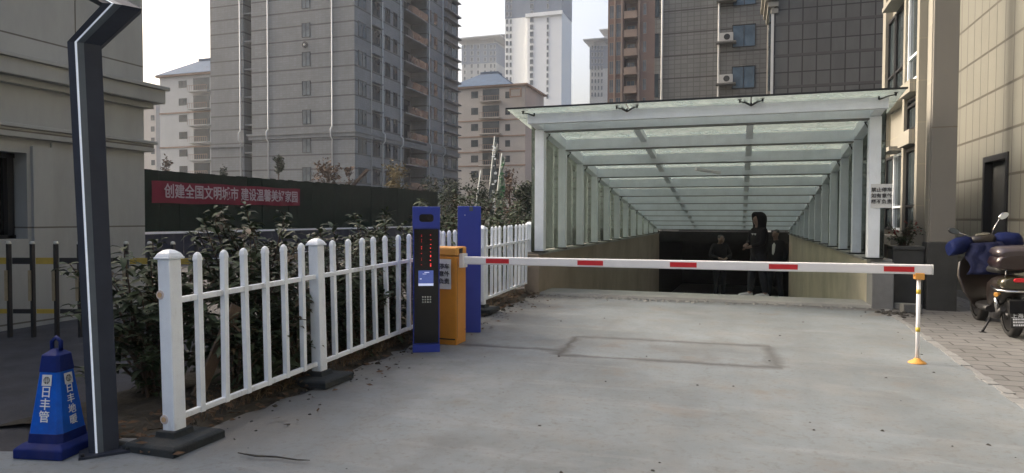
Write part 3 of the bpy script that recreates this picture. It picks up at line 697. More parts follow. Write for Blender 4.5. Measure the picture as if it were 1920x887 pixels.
# ---- nearer grid-tiled block
Y = 34.0; P = lambda x, y: on(x, y, 1, Y); X0 = P(1450, 60).x; X1 = 9
b = empty('apartment_block', (X0, Y, 0)); tag(b, 'dark grid-tiled block with pale corner edge above the canopy right', 'building')
MB().box(X0, Y, 0, X1, Y+9, 17).build('wall', 'grid_tile', b)
m = MB().box(X0-.10, Y-.06, 0, X0+.02, Y-.003, 17); m.build('corner_trim', 'pale_trim', b)
m = MB(); zc2 = P(1445, 22).z
for k in range(4): m.box(X0-.12-.13*k, Y-.1-.1*k, zc2-.1+.28*k, X0+.2, Y+3, zc2+.12+.28*k)
m.build('corner_cornice', 'cream_stone', b)
m = MB()
for y in (20, 65, 110, 150): z = P(1440, y).z; m.box(X0-.18, Y+.1, z-.5, X0-.003, Y+1.2, z+.5)
each(m, 'side_window', 'window_glass', b)

# ---- right building: beige tiled wing, pillar corner and window bays
W = 3.75
b = empty('tiled_building', (2.74, 11.8, 0)); tag(b, 'beige tiled building along the right edge with brown corner pillar', 'building')
d0, d1, dt = 11.865, 12.865, 2.47
m = MB(); m.box(W, -6, 0, W+9, d0, 12); m.box(W, d1, 0, W+9, 14.598, 12); m.box(W, d0, dt, W+9, d1, 12); m.box(W+.3, d0, 0, W+9, d1, dt)
uz = 3.55; m.build('wall', 'beige_tile', b)
m = MB().box(W-.03, -6, .0, W-.003, d0-.03, .22); m.box(W-.03, d1+.03, 0, W-.003, 14.55, .22); m.build('plinth', 'pier_concrete', b)
dr = empty('door', Vector()); dr.parent = b
MB().box(W+.10, d0+.03, .1, W+.14, d1-.03, dt-.03).build('door_panel', 'granite_dark', dr)
MB().box(W-.02, d0-.04, .1, W+.09, d0+.05, dt+.04).box(W-.02, d1-.05, .1, W+.09, d1+.04, dt+.04).box(W-.02, d0+.05, dt-.05, W+.09, d1-.05, dt+.04).build('door_frame', 'dark_metal', dr)
MB().tube([(W+.08, d0+.2, 1.05), (W+.05, d0+.2, 1.05), (W+.05, d0+.33, 1.05)], .012, 8).build('handle', 'chrome', dr)
m = MB().box(W-.02, on(1875, 5, 0, W).y-.5, 5.0, W+.02, on(1862, 5, 0, W).y, 5.6); m.build('upper_window', 'window_glass', b)
PX, PY = 2.74, 11.8
MB().box(PX, PY, 1.15, 3.08, PY+.28, 12).build('pillar', 'pillar_stone', b, bevel=.01)
MB().box(PX-.03, PY-.03, 0, 3.11, PY+.30, 1.15).build('pillar_base', 'granite_dark', b, bevel=.01)
MB().box(PX-.012, PY+.04, 1.15, PX-.002, PY+.26, 12).build('pillar_edge', 'cream_stone', b)
MB().box(3.085, PY+.03, 7.6, W-.002, PY+.25, 8.2).build('tie_beam', 'pillar_stone', b)
# wing beyond: same wall line, window bays and ledges towards the ramp
K = W/2.74; Zk = lambda z: 1.5+(z-1.5)*K; WX = W-.002
MB().box(W, 14.6, 0, 12, 21.0, 16).build('ramp_side_wall', 'cream_stone', b)
m = MB()
for yy0, yy1 in ((12.15*K, 12.30*K), (13.12*K, 13.26*K), (14.82*K, 15.1*K)): m.box(W-.16, yy0, 0, WX, yy1, 16)
each(m, 'pilaster', 'cream_stone', b)
m = MB()
for z0, z1 in ((1.05, 1.28), (2.72, 2.95), (3.55, 3.75), (5.35, 5.6)):
    m.box(W-.28, 12.31*K, Zk(z0), WX, 13.11*K, Zk(z1))
each(m, 'ledge', 'cream_stone', b)
k = 0
for z0, z1 in ((1.30, 2.68), (2.97, 3.52), (3.78, 5.3), (5.65, 7.2)):
    for y0, y1 in ((12.32, 13.10), (13.30, 14.1), (14.15, 14.78)):
        if z1-z0 < .8 and y0 > 13: continue
        wn = empty('window', Vector()); wn.parent = b; Y0, Y1_, Z0, Z1 = y0*K, y1*K, Zk(z0), Zk(z1); xx = W-.06
        MB().box(xx, Y0, Z0, xx+.03, Y1_, Z1).build('pane', 'window_glass', wn)
        m = MB(); fr_ = .06
        m.box(xx-.05, Y0, Z0, xx-.002, Y0+fr_, Z1); m.box(xx-.05, Y1_-fr_, Z0, xx-.002, Y1_, Z1); m.box(xx-.05, Y0+fr_, Z1-fr_, xx-.002, Y1_-fr_, Z1); m.box(xx-.05, Y0+fr_, Z0, xx-.002, Y1_-fr_, Z0+fr_); m.box(xx-.05, Y0+fr_, Z0+.55, xx-.002, Y1_-fr_, Z0+.60)
        m.build('frame', 'white_paint' if k % 3 == 1 else 'dark_metal', wn); k += 1
m = MB()
for z in (2.70, 5.32): m.box(W-.42, 13.28*K, Zk(z), WX, 14.12*K, Zk(z)+.10)
each(m, 'window_hood', 'cream_stone', b)
m = MB()
for z in (1.12, 3.62): m.box(W-.35, 13.27*K, Zk(z)-.1, WX, 14.80*K, Zk(z)+.12)
each(m, 'sill', 'cream_stone', b)

# planter wall between canopy pier and pillar
b = empty('planter_wall', (2.45, 12.0, 0)); tag(b, 'dark granite planter wall between the canopy pier and the brown pillar', 'planter')
MB().box(XR+.32, PY+.12, 0, PX-.04, PY+.5, 1.02).build('wall', 'granite_dark', b, bevel=.01)
MB().box(XR+.31, PY+.08, 1.02, PX-.035, PY+.52, 1.08).build('coping', 'granite_dark', b, bevel=.01)

# ================================================================== HOARDING, BANNER
HX = -16.5; HY0, HY1 = 14.9, 35.2
b = empty('site_hoarding', (HX, HY0, 0)); tag(b, 'long dark green turf-covered site hoarding with blue base behind the hedge', 'hoarding')
m = MB(); n = 80; random.seed(9)
for k in range(n):
    y0 = HY0+(HY1-HY0)*k/n; y1 = HY0+(HY1-HY0)*(k+1)/n; m.box(HX-.04, y0, 1.05, HX+random.uniform(0, .02), y1, 2.88+.12*k/n+random.uniform(-.015, .015))
m.build('turf_panel', 'turf_green', b)
m = MB()
for k in range(24): y0 = HY0+(HY1-HY0)*k/24; m.box(HX-.03, y0+.01, .1, HX+.0, y0+(HY1-HY0)/24-.01, .98)
m.build('blue_panel', 'panel_blue', b)
MB().box(HX-.04, HY0, .98, HX+.05, HY1, 1.045).build('top_rail', 'boom_white', b); MB().box(HX-.04, HY0, .05, HX+.05, HY1, .13).build('bottom_rail', 'boom_white', b)
y0, y1 = 15.35, 22.4; BX = HX+.05
b = empty('banner', (BX, (y0+y1)/2, 2.25)); tag(b, 'long red cloth banner with pale Chinese characters hung on the green hoarding', 'banner')
m = MB(); n = 60; V = []
for j in range(4):
    for i in range(n+1): t = i/n; V.append((BX+.015*math.sin(i*.9+j)+.01*math.sin(i*.31), y0+(y1-y0)*t, 1.9+.66*j/3+.04*t+.012*math.sin(i*.35)))
m.add(V, [(j*(n+1)+i, j*(n+1)+i+1, (j+1)*(n+1)+i+1, (j+1)*(n+1)+i) for j in range(3) for i in range(n)], smooth=True); m.build('cloth', 'banner_red', b)
o = text('创建全国文明城市 建设温馨美好家园', .46, frame_m((.035, .12, .0), (0, 1, 0), (0, 0, 1)), 'banner_letter', b, bold=.008, sx=.86)

# ================================================================== FENCE GATE (left, black and yellow)
b = empty('sliding_gate', (-7.4, 5.9, 0)); tag(b, 'black and yellow picket sliding gate in front of the stone building', 'gate')
p0, p1 = Vector((-8.21, 5.61, 0)), Vector((-6.40, 6.27, 0)); d = (p1-p0).normalized()
step = (p1-p0).length/7
for i in range(-4, 9):
    if i > 8: break
    c = p0+d*step*i
    pk = empty('picket', c-b.location); pk.parent = b; q = Vector((.0, 0, .0)); c0 = c
    MB().bar(c0+Vector((0,0,.06)), c0+Vector((0,0,1.17)), .052, .03, (d.x, d.y, 0)).build('bar', 'dark_metal', pk)
    MB().bar(c0+Vector((.01,-.045,.50)), c0+Vector((.01,-.045,.86)), .014, .03, (d.x, d.y, 0)).build('yellow_sleeve', 'gate_tan', pk)
    MB().tube([c0+Vector((0,0,1.17)), c0+Vector((0,0,1.20)), c0+Vector((0,0,1.205))], [.03, .022, .005], 8).build('cap', 'key_silver', pk)
for z, h in ((.97, .05), (.37, .035)):
    for i in range(-4, 8):
        a = p0+d*step*i+Vector((.02, -.02, 0)); e = p0+d*step*(i+1)+Vector((.02, -.02, 0))
        MB().bar(a+d*.02+Vector((0,.03,z)), e-d*.02+Vector((0,.03,z)), .02, h*1.5).build('rail', 'gate_yellow' if i % 2 == 1 else 'dark_metal', b)

# ================================================================== BENT METAL SIGN COLUMN (near left)
b = empty('bent_column', (-3.72, 3.1, 0)); tag(b, 'dark blue-grey bent steel column with a thin white light line', 'column')
D = 3.35
def q(x, y, dep=D):  # point in the vertical plane of the column
    return on(x, y, 1, 3.1 if dep == D else dep)
cl = [(180, 868), (140, 80), (209, 8), (120, -40), (60, -95)]
path = [on(x, y, 1, 3.1) for x, y in cl]
def ribbon(off0, off1, y0, y1, mt, name):
    # offsets measured along X from the left edge line of the column
    m = MB(); secs = []
    for i, p in enumerate(path):
        dx = off0, off1
        secs.append([(p.x+off0, y0, p.z), (p.x+off1, y0, p.z), (p.x+off1, y1, p.z), (p.x+off0, y1, p.z)])
    m.loft(secs, smooth=False); return m.build(name, mt, b)
secs = []
tv_, nv_ = Vector((.64, .77, 0)), Vector((.77, -.64, 0))
for i, p in enumerate(path):
    wi = (.95, 1.05, 1.2, 1.2, 1.2)[i]
    secs.append([p+tv_*t*wi+nv_*n_ for t, n_ in ((-.037, .0), (0, .022), (.012, .024), (.046, .022), (.135, .0), (.135, -.11), (-.037, -.11))])
m = MB(); n = 7
for s in secs: m.v += [tuple(v) for v in s]
for i in range(len(secs)-1):
    for k in range(n):
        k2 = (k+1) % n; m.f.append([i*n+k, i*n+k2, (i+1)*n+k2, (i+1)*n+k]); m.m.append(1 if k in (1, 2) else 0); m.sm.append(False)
m.f.append(list(range(n))[::-1]); m.m.append(0); m.sm.append(False); m.f.append([(len(secs)-1)*n+k for k in range(n)]); m.m.append(0); m.sm.append(False)
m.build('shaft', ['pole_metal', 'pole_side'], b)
m = MB(); m.loft([[p+tv_*.000+nv_*.023, p+tv_*.001+nv_*.028, p+tv_*.011+nv_*.029, p+tv_*.012+nv_*.025] for p in path], smooth=False); m.build('light_strip', 'strip_white', b)
p = path[0]; m = MB()
m.add([p+tv_*t+nv_*n_+Vector((0,0,z)) for z in (.012-p.z, .028-p.z) for t, n_ in ((-.09, .07), (.19, .07), (.19, -.16), (-.09, -.16))], [(0,3,2,1),(4,5,6,7),(0,1,5,4),(1,2,6,5),(2,3,7,6),(3,0,4,7)]); m.build('base_plate', 'pole_metal', b)
for t, n_ in ((-.07, .05), (.17, .05)): q_ = p+tv_*t+nv_*n_; MB().tube([(q_.x, q_.y, .028), (q_.x, q_.y, .045)], .012, 6).build('bolt', 'steel_fitting', b)

# ================================================================== BLUE CONE
b = empty('traffic_cone', (-4.08, 3.07, .012), R(12)); tag(b, 'square blue advertising cone with white lettering beside the bent column', 'cone')
m = MB(); m.loft([[(sx*s, sy*s, z) for sx, sy in ((-1,-1),(1,-1),(1,1),(-1,1))] for s, z in ((.165, .0), (.165, .06), (.135, .085), (.128, .09))], smooth=False); m.build('base', 'cone_dark_blue', b, bevel=.014, local=True)
def csec(s, z): c = s*.22; return [(x, y, z) for x, y in ((-s+c,-s),(s-c,-s),(s,-s+c),(s,s-c),(s-c,s),(-s+c,s),(-s,s-c),(-s,-s+c))]
zb0, zb1, sb0, sb1 = .14, .52, .118, .072
MB().loft([csec(.123, .085), csec(.118, .145)], smooth=False).build('skirt', 'cone_dark_blue', b, local=True, bevel=.004)
MB().loft([csec(sb0-.003, zb0+.002), csec(sb1-.003, zb1)], smooth=False).build('body', 'cone_blue', b, local=True, bevel=.003)
MB().loft([csec(sb1+.002, zb1-.002), csec(.062, .62), csec(.030, .645), csec(.018, .655)], smooth=False).build('top', 'cone_dark_blue', b, local=True, bevel=.004)
m = MB(); m.tube([(-.03, 0, .645), (-.03, 0, .70), (0, 0, .725), (.03, 0, .70), (.03, 0, .645)], .013, 8); m.build('handle', 'cone_dark_blue', b, local=True)
tilt = math.atan((sb0-sb1)/(zb1-zb0))
def cone_face(rot, words, logo_w, tx):
    Rz = Matrix.Rotation(rot, 4, 'Z')
    def at(z): s = sb0+(sb1-sb0)*(z-zb0)/(zb1-zb0)+.0008; return Rz @ frame_m((tx, -s, z), (1, 0, 0), (0, math.sin(tilt), math.cos(tilt)))
    lg = empty('logo_patch', (0, 0, 0)); lg.parent = b
    me = MB().box(-.032, -.034, 0, .032, .034, .0015); o = me.build('patch_sheet', 'paper', lg, local=True); o.data.transform(at(.47))
    mm = MB(); ring = []
    for k in range(24): t = 2*math.pi*k/24; ring.append((.022*math.cos(t), .022*math.sin(t)))
    for sg in (-1, 1):
        half = [(sg*.002, -.022)] + [(sg*max(.002, .022*math.cos(t)), .022*math.sin(t)) for t in [(-math.pi/2+math.pi*j/12) for j in range(1, 12)]] + [(sg*.002, .022)]
        mm.prism(half, .0016, .0026)
    for zz in (-.008, .0, .008): mm.box(-.02, zz-.0012, .0027, .02, zz+.0012, .0034, 1)
    mm.box(-.012, -.016, .0027, -.010, .016, .0033, 1); mm.box(.010, -.016, .0027, .012, .016, .0033, 1)
    o = mm.build('logo_disc', ['bike_brown', 'paper'], lg, local=True); o.data.transform(at(.47))
    n = len(words); zz = [.395-.075*i for i in range(n)] if n == 3 else [.405-.066*i for i in range(n)]
    for ch, z in zip(words, zz): text(ch, .075 if n == 3 else .062, at(z), 'letter_white', b, bold=.0004, ext=.001)
cone_face(0, '日丰管', 0, -.0)
cone_face(math.pi/2, '日丰地暖', 0, .0)
cone_face(math.pi, '日丰管', 0, 0); cone_face(-math.pi/2, '日丰地暖', 0, 0)

# ================================================================== WHITE PICKET FENCE
FXC = -3.70
def fg(Y): return .025 + .14*max(0, Y-3.6)/8.2
b = empty('picket_fence', (FXC, 3.62, 0)); tag(b, 'white plastic picket fence with dark rubber feet running along the hedge', 'fence')
def fxx(Y): return -3.49-.21*(Y-3.42)/8.44
posts = [3.42, 5.08, 7.62, 9.30, 11.86]
for Y in posts:
    z = fg(Y)
    ps = empty('post', Vector((fxx(Y)-FXC, Y-3.62, z))); ps.parent = b; ps.rotation_euler = (0, -R(1.6) if Y < 6 else 0, 0)
    MB().box(-.05, -.05, .045, .05, .05, 1.20).build('shaft', 'white_pvc', ps, local=True, bevel=.008)
    cm = MB(); cm.box(-.066, -.066, 1.20, .066, .066, 1.215); cm.loft([[(sx*s, sy*s, zz) for sx, sy in ((-1,-1),(1,-1),(1,1),(-1,1))] for s, zz in ((.062, 1.215), (.05, 1.238), (.03, 1.255), (.012, 1.262))], smooth=False)
    cm.build('cap', 'white_pvc', ps, local=True, bevel=.005)
    if Y < 11:
        ft = MB(); ft.loft([[(sx*s*.95, sy*s, zz) for sx, sy in ((-1,-1),(1,-1),(1,1),(-1,1))] for s, zz in ((.22, -.02), (.22, .03), (.20, .045), (.085, .05), (.08, .09))], smooth=False)
        ft.build('rubber_foot', 'rubber', ps, local=True, bevel=.006)
    if Y < 4:
        for zz in (.16, .97):
            MB().tube([(-.03, -.050, zz), (-.03, -.056, zz)], .03, 14).tube([(-.03, -.056, zz), (-.03, -.06, zz)], .018, 10, mi=1).build('torn_socket', ['socket_pale', 'tan_plastic'], ps, local=True)
mp = MB(); mp.box(-.0205, -.0205, .075, .0205, .0205, 1.12)
mp.loft([[(sx*s, sy*s, zz) for sx, sy in ((-1,-1),(1,-1),(1,1),(-1,1))] for s, zz in ((.023, 1.115), (.023, 1.13), (.019, 1.155), (.010, 1.17), (.003, 1.174))], smooth=False)
pk0 = mp.build('picket', 'white_pvc', b, local=True, bevel=.004); first = True
random.seed(2)
for a, e, n in ((3.42, 5.08, 6), (5.08, 7.62, 9), (7.62, 9.30, 7), (9.30, 11.86, 11)):
    for k in range(n):
        Y = a+(e-a)*(k+1)/(n+1) 
        o = pk0 if first else pk0.copy()
        if not first: C.objects.link(o)
        first = False; o.location = (fxx(Y)-FXC, Y-3.62, fg(Y)+.06); o.rotation_euler = (random.uniform(-.011, .011), random.uniform(-.011, .011)-(.022 if Y < 6.5 else 0), random.uniform(-.06, .06))
    for zz in (.155, .925):
        MB().bar((fxx(a)-(.022*zz if a < 6 else 0), a+.05, fg(a)+zz), (fxx(e)-(.022*zz if e < 6 else 0), e-.05, fg(e)+zz), .034, .04).build('rail', 'white_pvc', b, bevel=.006)

# ================================================================== PAY KIOSK
kw, kd, kh = .285, .20, 1.56; kz = g(6.5)+.012
b = empty('ticket_kiosk', (-3.24, 6.62, kz), R(27)); tag(b, 'slim blue and black plate-reader kiosk with red display beside the fence', 'kiosk')
h = kw/2
m = MB(); m.box(-h, -kd/2+.004, .09, h, kd/2, kh); m.build('housing', 'kiosk_blue', b, local=True, bevel=.006)
MB().box(-h-.004, -kd/2-.004, 0, h+.004, kd/2+.004, .085).build('base', 'kiosk_blue', b, local=True, bevel=.005)
MB().box(-h+.012, -kd/2-.006, .10, h-.012, -kd/2+.003, 1.33).build('front_panel', 'black_gloss', b, local=True, bevel=.004)
MB().box(-h-.004, -kd/2-.010, 1.34, h+.004, kd/2+.002, kh+.01).build('head', 'kiosk_blue', b, local=True, bevel=.006)
m = MB(); pts_ = []
for cx, cz, a0 in ((.045, .01, -90), (.045, .03, 0), (-.045, .03, 90), (-.045, .01, 180)):
    for j in range(5): t = R(a0+90*j/4); pts_.append((cx+.03*math.cos(t), 1.44+cz*.4+.025*math.sin(t)+(.012 if cz > .02 else -.012)))
m.prism(pts_, -kd/2-.014, -kd/2-.011, 'xz'); m.build('camera_window', 'black_gloss', b, local=True)
m = MB().tube([(.028, -kd/2-.015, 1.443), (.028, -kd/2-.02, 1.443)], .016, 16); m.build('camera_lens', 'bike_brown', b, local=True)
random.seed(11)
for cx, th, zs_, nm in ((.045, .018, (1.27, .93), 1.0), (-.052, .010, (1.27, .93), .5)):
    m = MB(); z = zs_[0]
    while z > zs_[1]:
        L_ = random.uniform(.008, .028)
        if z > 1.16 or nm < 1: L_ *= .35
        m.box(cx-th/2+random.uniform(0, .006), -kd/2-.0085, z-L_, cx+th/2-random.uniform(0, .006), -kd/2-.007, z); z -= L_+random.choice((.008, .012, .03, .045) if z > 1.16 or nm < 1 else (.006, .010, .03))
    m.build('led_line', 'led_red', b, local=True)
sc_ = MB().box(-.085, -kd/2-.009, .735, .075, -kd/2-.0065, .885).build('screen', 'screen_blue', b, local=True, bevel=.003)
m = MB(); m.box(-.085, -kd/2-.0105, .72, .075, -kd/2-.0095, .746); m.box(-.04, -kd/2-.0105, .845, .0, -kd/2-.0095, .85); m.box(-.02, -kd/2-.0105, .86, .03, -kd/2-.0095, .868); m.box(-.07, -kd/2-.0105, .79, -.05, -kd/2-.0095, .80); m.build('screen_marks', 'screen_white', b, local=True)
for i in range(4):
    for j in range(3): MB().tube([(-.038+.027*i, -kd/2-.006, .60-.028*j), (-.038+.027*i, -kd/2-.010, .60-.028*j)], .0088, 8).build('speaker_stud', 'key_silver', b, local=True)

# ================================================================== BARRIER CABINET AND BOOM
bx0, bx1, by0, by1 = -3.36, -3.035, 6.97, 7.25
bz = g(7)+.012
b = empty('boom_barrier', ((bx0+bx1)/2, (by0+by1)/2, bz)); tag(b, 'orange barrier cabinet holding a lowered white boom with red bands', 'barrier')
MB().box(bx0, by0, bz, bx1, by1, 1.06).build('cabinet', 'orange_paint', b, bevel=.008)
MB().box(bx0-.008, by0-.008, 1.065, bx1+.008, by1+.008, 1.165).build('cabinet_lid', 'orange_pale', b, bevel=.02)
MB().box(bx1+.009, by0+.06, 1.095, bx1+.014, by0+.15, 1.15).build('vent', 'dark_metal', b)
MB().tube([(bx0+.05, by0-.001, .62), (bx0+.05, by0-.008, .62)], .014, 12).build('lock', 'chrome', b)
MB().box(bx0+.02, by0-.004, bz+.08, bx0+.024, by0-.001, 1.04).build('door_seam', 'dark_metal', b); MB().box(bx1+.001, by0+.02, bz+.08, bx1+.003, by0+.024, 1.04).build('door_seam', 'dark_metal', b)
for zz in (.2, .98): MB().tube([(bx1+.001, by1-.03, zz), (bx1+.005, by1-.03, zz)], .008, 8).build('screw', 'steel_fitting', b)
MB().box(bx0+.01, by0-.012, bz+.06, bx1-.01, by0-.009, bz+.075).build('panel_gap', 'dark_metal', b)
A = Vector((-3.0, 7.10, 1.012)); B = Vector((1.80, 7.66, 1.0)); dd = (B-A).normalized(); side = Vector((dd.y, -dd.x, 0))
arm = empty('boom_arm', A-b.location); arm.parent = b
m = MB(); m.bar(A-dd*.05, B, .045, .088, (0,0,1), w2=.045, h2=.098); m.build('beam', 'boom_white', arm, bevel=.012)
m = MB().bar(B, B+dd*.012, .05, .10); m.build('end_cap', 'pipe_white', arm, bevel=.004)
MB().box(-3.035, 7.04, .93, -2.985, 7.18, 1.09).build('clamp', 'boom_white', arm, bevel=.006)
nrm = Vector((side.x, side.y, 0))
def tb(px):   # distance along the boom of a pixel column
    v = on(px, 495, 1, 0.001); r_ = cam.rotation_euler.to_matrix() @ Vector(((px-960)/F, (443.5-495)/F, -1))
    # solve (A + s dd) x ray = 0 in plan
    return (A.y*r_.x - A.x*r_.y)/(dd.x*r_.y - dd.y*r_.x)
for x0, x1 in ((912, 955), (1083, 1131), (1256, 1306), (1441, 1495), (1656, 1713)):
    s0, s1 = tb(x0), tb(x1); p = A+dd*s0; e = A+dd*s1; hgt = .052
    for sg in (1, -1): MB().bar(p+nrm*.024*sg, e+nrm*.024*sg, .003, hgt).build('red_band', 'red_reflect', arm)
notice('paper_notice', frame_m((bx0+.115, by0-.010, .86), (1, 0, 0), (0, 0, 1)), .30, .34, '禁止停车\n如有意外\n概不负责', .067, 'white paper notice on the orange barrier cabinet, half behind the kiosk', .001)
# boom rest
sx_, sy_ = 1.69, 7.65; gz_ = g(sy_)+.012
b = empty('boom_rest', (sx_, sy_, gz_)); tag(b, 'thin white boom rest post with yellow bands on an orange foot', 'post')
MB().tube([(0,0,.02), (0,0,.84)], .019, 12).build('shaft', 'boom_white', b, local=True)
for z in (.34, .72): MB().tube([(0,0,z-.025), (0,0,z+.02)], .0202, 12).build('yellow_band', 'yellow_band', b, local=True)
MB().tube([(0,0,0), (0,0,.012), (0,0,.035), (0,0,.05)], [.085, .075, .035, .026], 16).build('foot', 'orange_pale', b, local=True)
m = MB(); m.box(-.04, -.035, .84, .04, .035, .862); m.box(-.04, -.05, .84, .04, -.035, .905); m.box(-.04, .035, .84, .04, .05, .905); m.build('fork', 'orange_pale', b, local=True, bevel=.004)
# blue post
b = empty('light_board_post', (-3.22, 7.80, g(7.8)+.012), R(22)); tag(b, 'tall plain blue metal post standing behind the orange cabinet', 'post')
MB().box(-.145, -.05, 0, .145, .05, 1.58).build('housing', 'kiosk_blue', b, local=True, bevel=.008)
MB().box(.0, -.053, 1.52, .045, -.051, 1.575).build('patch', 'hazy_glass', b, local=True)
MB().tube([(-.055, -.051, 1.47), (-.055, -.054, 1.47)], .006, 8).build('rivet', 'letter_white', b, local=True)

# ================================================================== SHRUBS
def leaf_geo(m, base, direc, L_, wd, mi, droop, rnd):
    d = direc.normalized(); s = d.cross(Vector((0,0,1)))
    if s.length < .1: s = Vector((1,0,0))
    s.normalize(); s = (s + Vector((0,0,rnd.uniform(-.5, .5)))).normalized(); up_ = s.cross(d)
    a = base; b1 = base+d*L_*.35; c = base+d*L_*.72+Vector((0,0,-droop*L_*.12)); e = base+d*L_+Vector((0,0,-droop*L_*.35)); f = up_*wd*.12
    m.add([a, b1+s*wd*.5+f, b1, b1-s*wd*.5+f, c+s*wd*.42+f, c, c-s*wd*.42+f, e], [(0,2,1),(0,3,2),(1,2,5,4),(2,3,6,5),(4,5,7),(5,6,7)], mi, True)
def shrub(x, y, h, rad, n_br, label, seed, group='shrubs of the hedge behind the white fence', L_=.13, young=.12, dens=9):
    rnd = random.Random(seed); b = empty('broadleaf_shrub', (x, y, g(y))); tag(b, label, 'shrub', group)
    st = MB(); lf = MB()
    for i in range(n_br):
        a = rnd.uniform(0, 6.283); rr = rad*math.sqrt(rnd.random()); top = Vector((math.cos(a)*rr, math.sin(a)*rr*1.1, h*(rnd.uniform(.18, 1.0) if rr > rad*.5 else rnd.uniform(.6, 1.0))))
        base_ = Vector((rnd.uniform(-.07, .07), rnd.uniform(-.07, .07), 0)); mid = base_*.3+top*.5+Vector((0,0,.12*h)) + Vector((rnd.uniform(-.06, .06), rnd.uniform(-.06, .06), 0))
        pts_ = [base_, (base_+mid)*.5, mid, (mid+top)*.5, top]
        st.tube(pts_, [.014, .011, .009, .006, .004], 5, cap=False)
        # rosettes at the tip and along the upper half
        nodes = [(top, dens)] + [(mid.lerp(top, t), int(dens*.75)) for t in (.2, .4, .6, .8)] + [(base_.lerp(mid, t), 3) for t in (.3, .6, .85, 1)]
        for p, k in nodes:
            p = p+Vector((rnd.uniform(-.03, .03), rnd.uniform(-.03, .03), 0)); mi = 1 if (rnd.random() < young and p.z > h*.4) else 0
            ph = rnd.uniform(0, 6.28)
            for j in range(k):
                t = ph+2.4*j; el = rnd.uniform(-.25, .9); dv = Vector((math.cos(t), math.sin(t), el)); q_ = L_*rnd.uniform(.65, 1.15)
                leaf_geo(lf, p+Vector((0,0,-.012*j)), dv, q_, q_*.36, mi, rnd.uniform(.2, 1.3), rnd)
    st.build('stem', 'stem', b, local=True, fix=False); lf.build('foliage', ['leaf_shrub', 'leaf_young'], b, local=True, fix=False)
    return b
SHX = .18
SH = [(-4.5, 4.2, 1.3, .55, 44, 'dark shrub filling the gap between bent column and first fence post'),
      (-4.35, 4.85, 1.50, .50, 44, 'dark shrub directly behind the first fence bay'),
      (-4.75, 5.75, 1.62, .55, 46, 'tallest shrub, below the left half of the banner'),
      (-4.3, 6.3, 1.38, .50, 44, 'shrub poking through the fence beside the second post'),
      (-4.55, 7.35, 1.55, .55, 46, 'shrub with upright shoots below the right end of the banner'),
      (-4.3, 8.15, 1.42, .50, 40, 'shrub just left of the ticket kiosk head'),
      (-4.5, 9.2, 1.48, .55, 38, 'shrub showing between the kiosk and the blue post'),
      (-4.45, 10.4, 1.50, .55, 38, 'shrub behind the pickets right of the blue post'),
      (-4.6, 11.6, 1.55, .55, 36, 'shrub behind the last fence post beside the canopy')]
for i, (x, y, h_, r_, n_, lb) in enumerate(SH): shrub(x+(SHX if i else 0), y, h_, r_, n_, lb, 100+i)
shrub(-3.74, 5.02, .98, .26, 18, 'low sprig leaning out through the pickets below the top rail', 130, young=.25)
for i, (x, y, h_, lb) in enumerate([(-3.86, 4.45, .75, 'low shoots pressed against the first three pickets'), (-3.78, 6.05, 1.0, 'low shoots pushing through the pickets right of the second post'), (-3.9, 6.95, .85, 'low shoots against the pickets left of the ticket kiosk')]): shrub(x, y, h_, .30, 20, lb, 140+i, young=.2)
for i, (x, y, h_) in enumerate([(-6.2, 13.6, 1.9), (-5.2, 15.2, 2.0), (-6.8, 17.0, 2.2), (-4.9, 18.6, 2.0)]):
    shrub(x, y, h_, .8, 34, ['bushy shrub behind the flag poles', 'bushy shrub seen through the first canopy side pane', 'bushy shrub beyond the flag poles', 'bushy shrub seen through the farther canopy side panes'][i], 160+i, 'bushes between the hedge and the towers', L_=.17)
shrub(2.46, 12.15, .42, .25, 12, 'small flowering plant on top of the granite planter wall', 180, 'planter plants', L_=.07, young=.6); [x for x in C.objects if x.name.startswith('broadleaf')][-1].location.z = 1.06
b = [x for x in C.objects if x.name.startswith('broadleaf')][-1]
m = MB(); rnd = random.Random(4)
for k in range(22): p = Vector((rnd.uniform(-.22, .22), rnd.uniform(-.15, .15), rnd.uniform(.15, .42))); m.add([p+Vector(v)*.018 for v in ((1,0,0),(0,1,0),(-1,0,0),(0,-1,0),(0,0,1),(0,0,-1))], [(0,1,4),(1,2,4),(2,3,4),(3,0,4),(1,0,5),(2,1,5),(3,2,5),(0,3,5)])
m.build('blossom', 'flower_red', b, local=True)

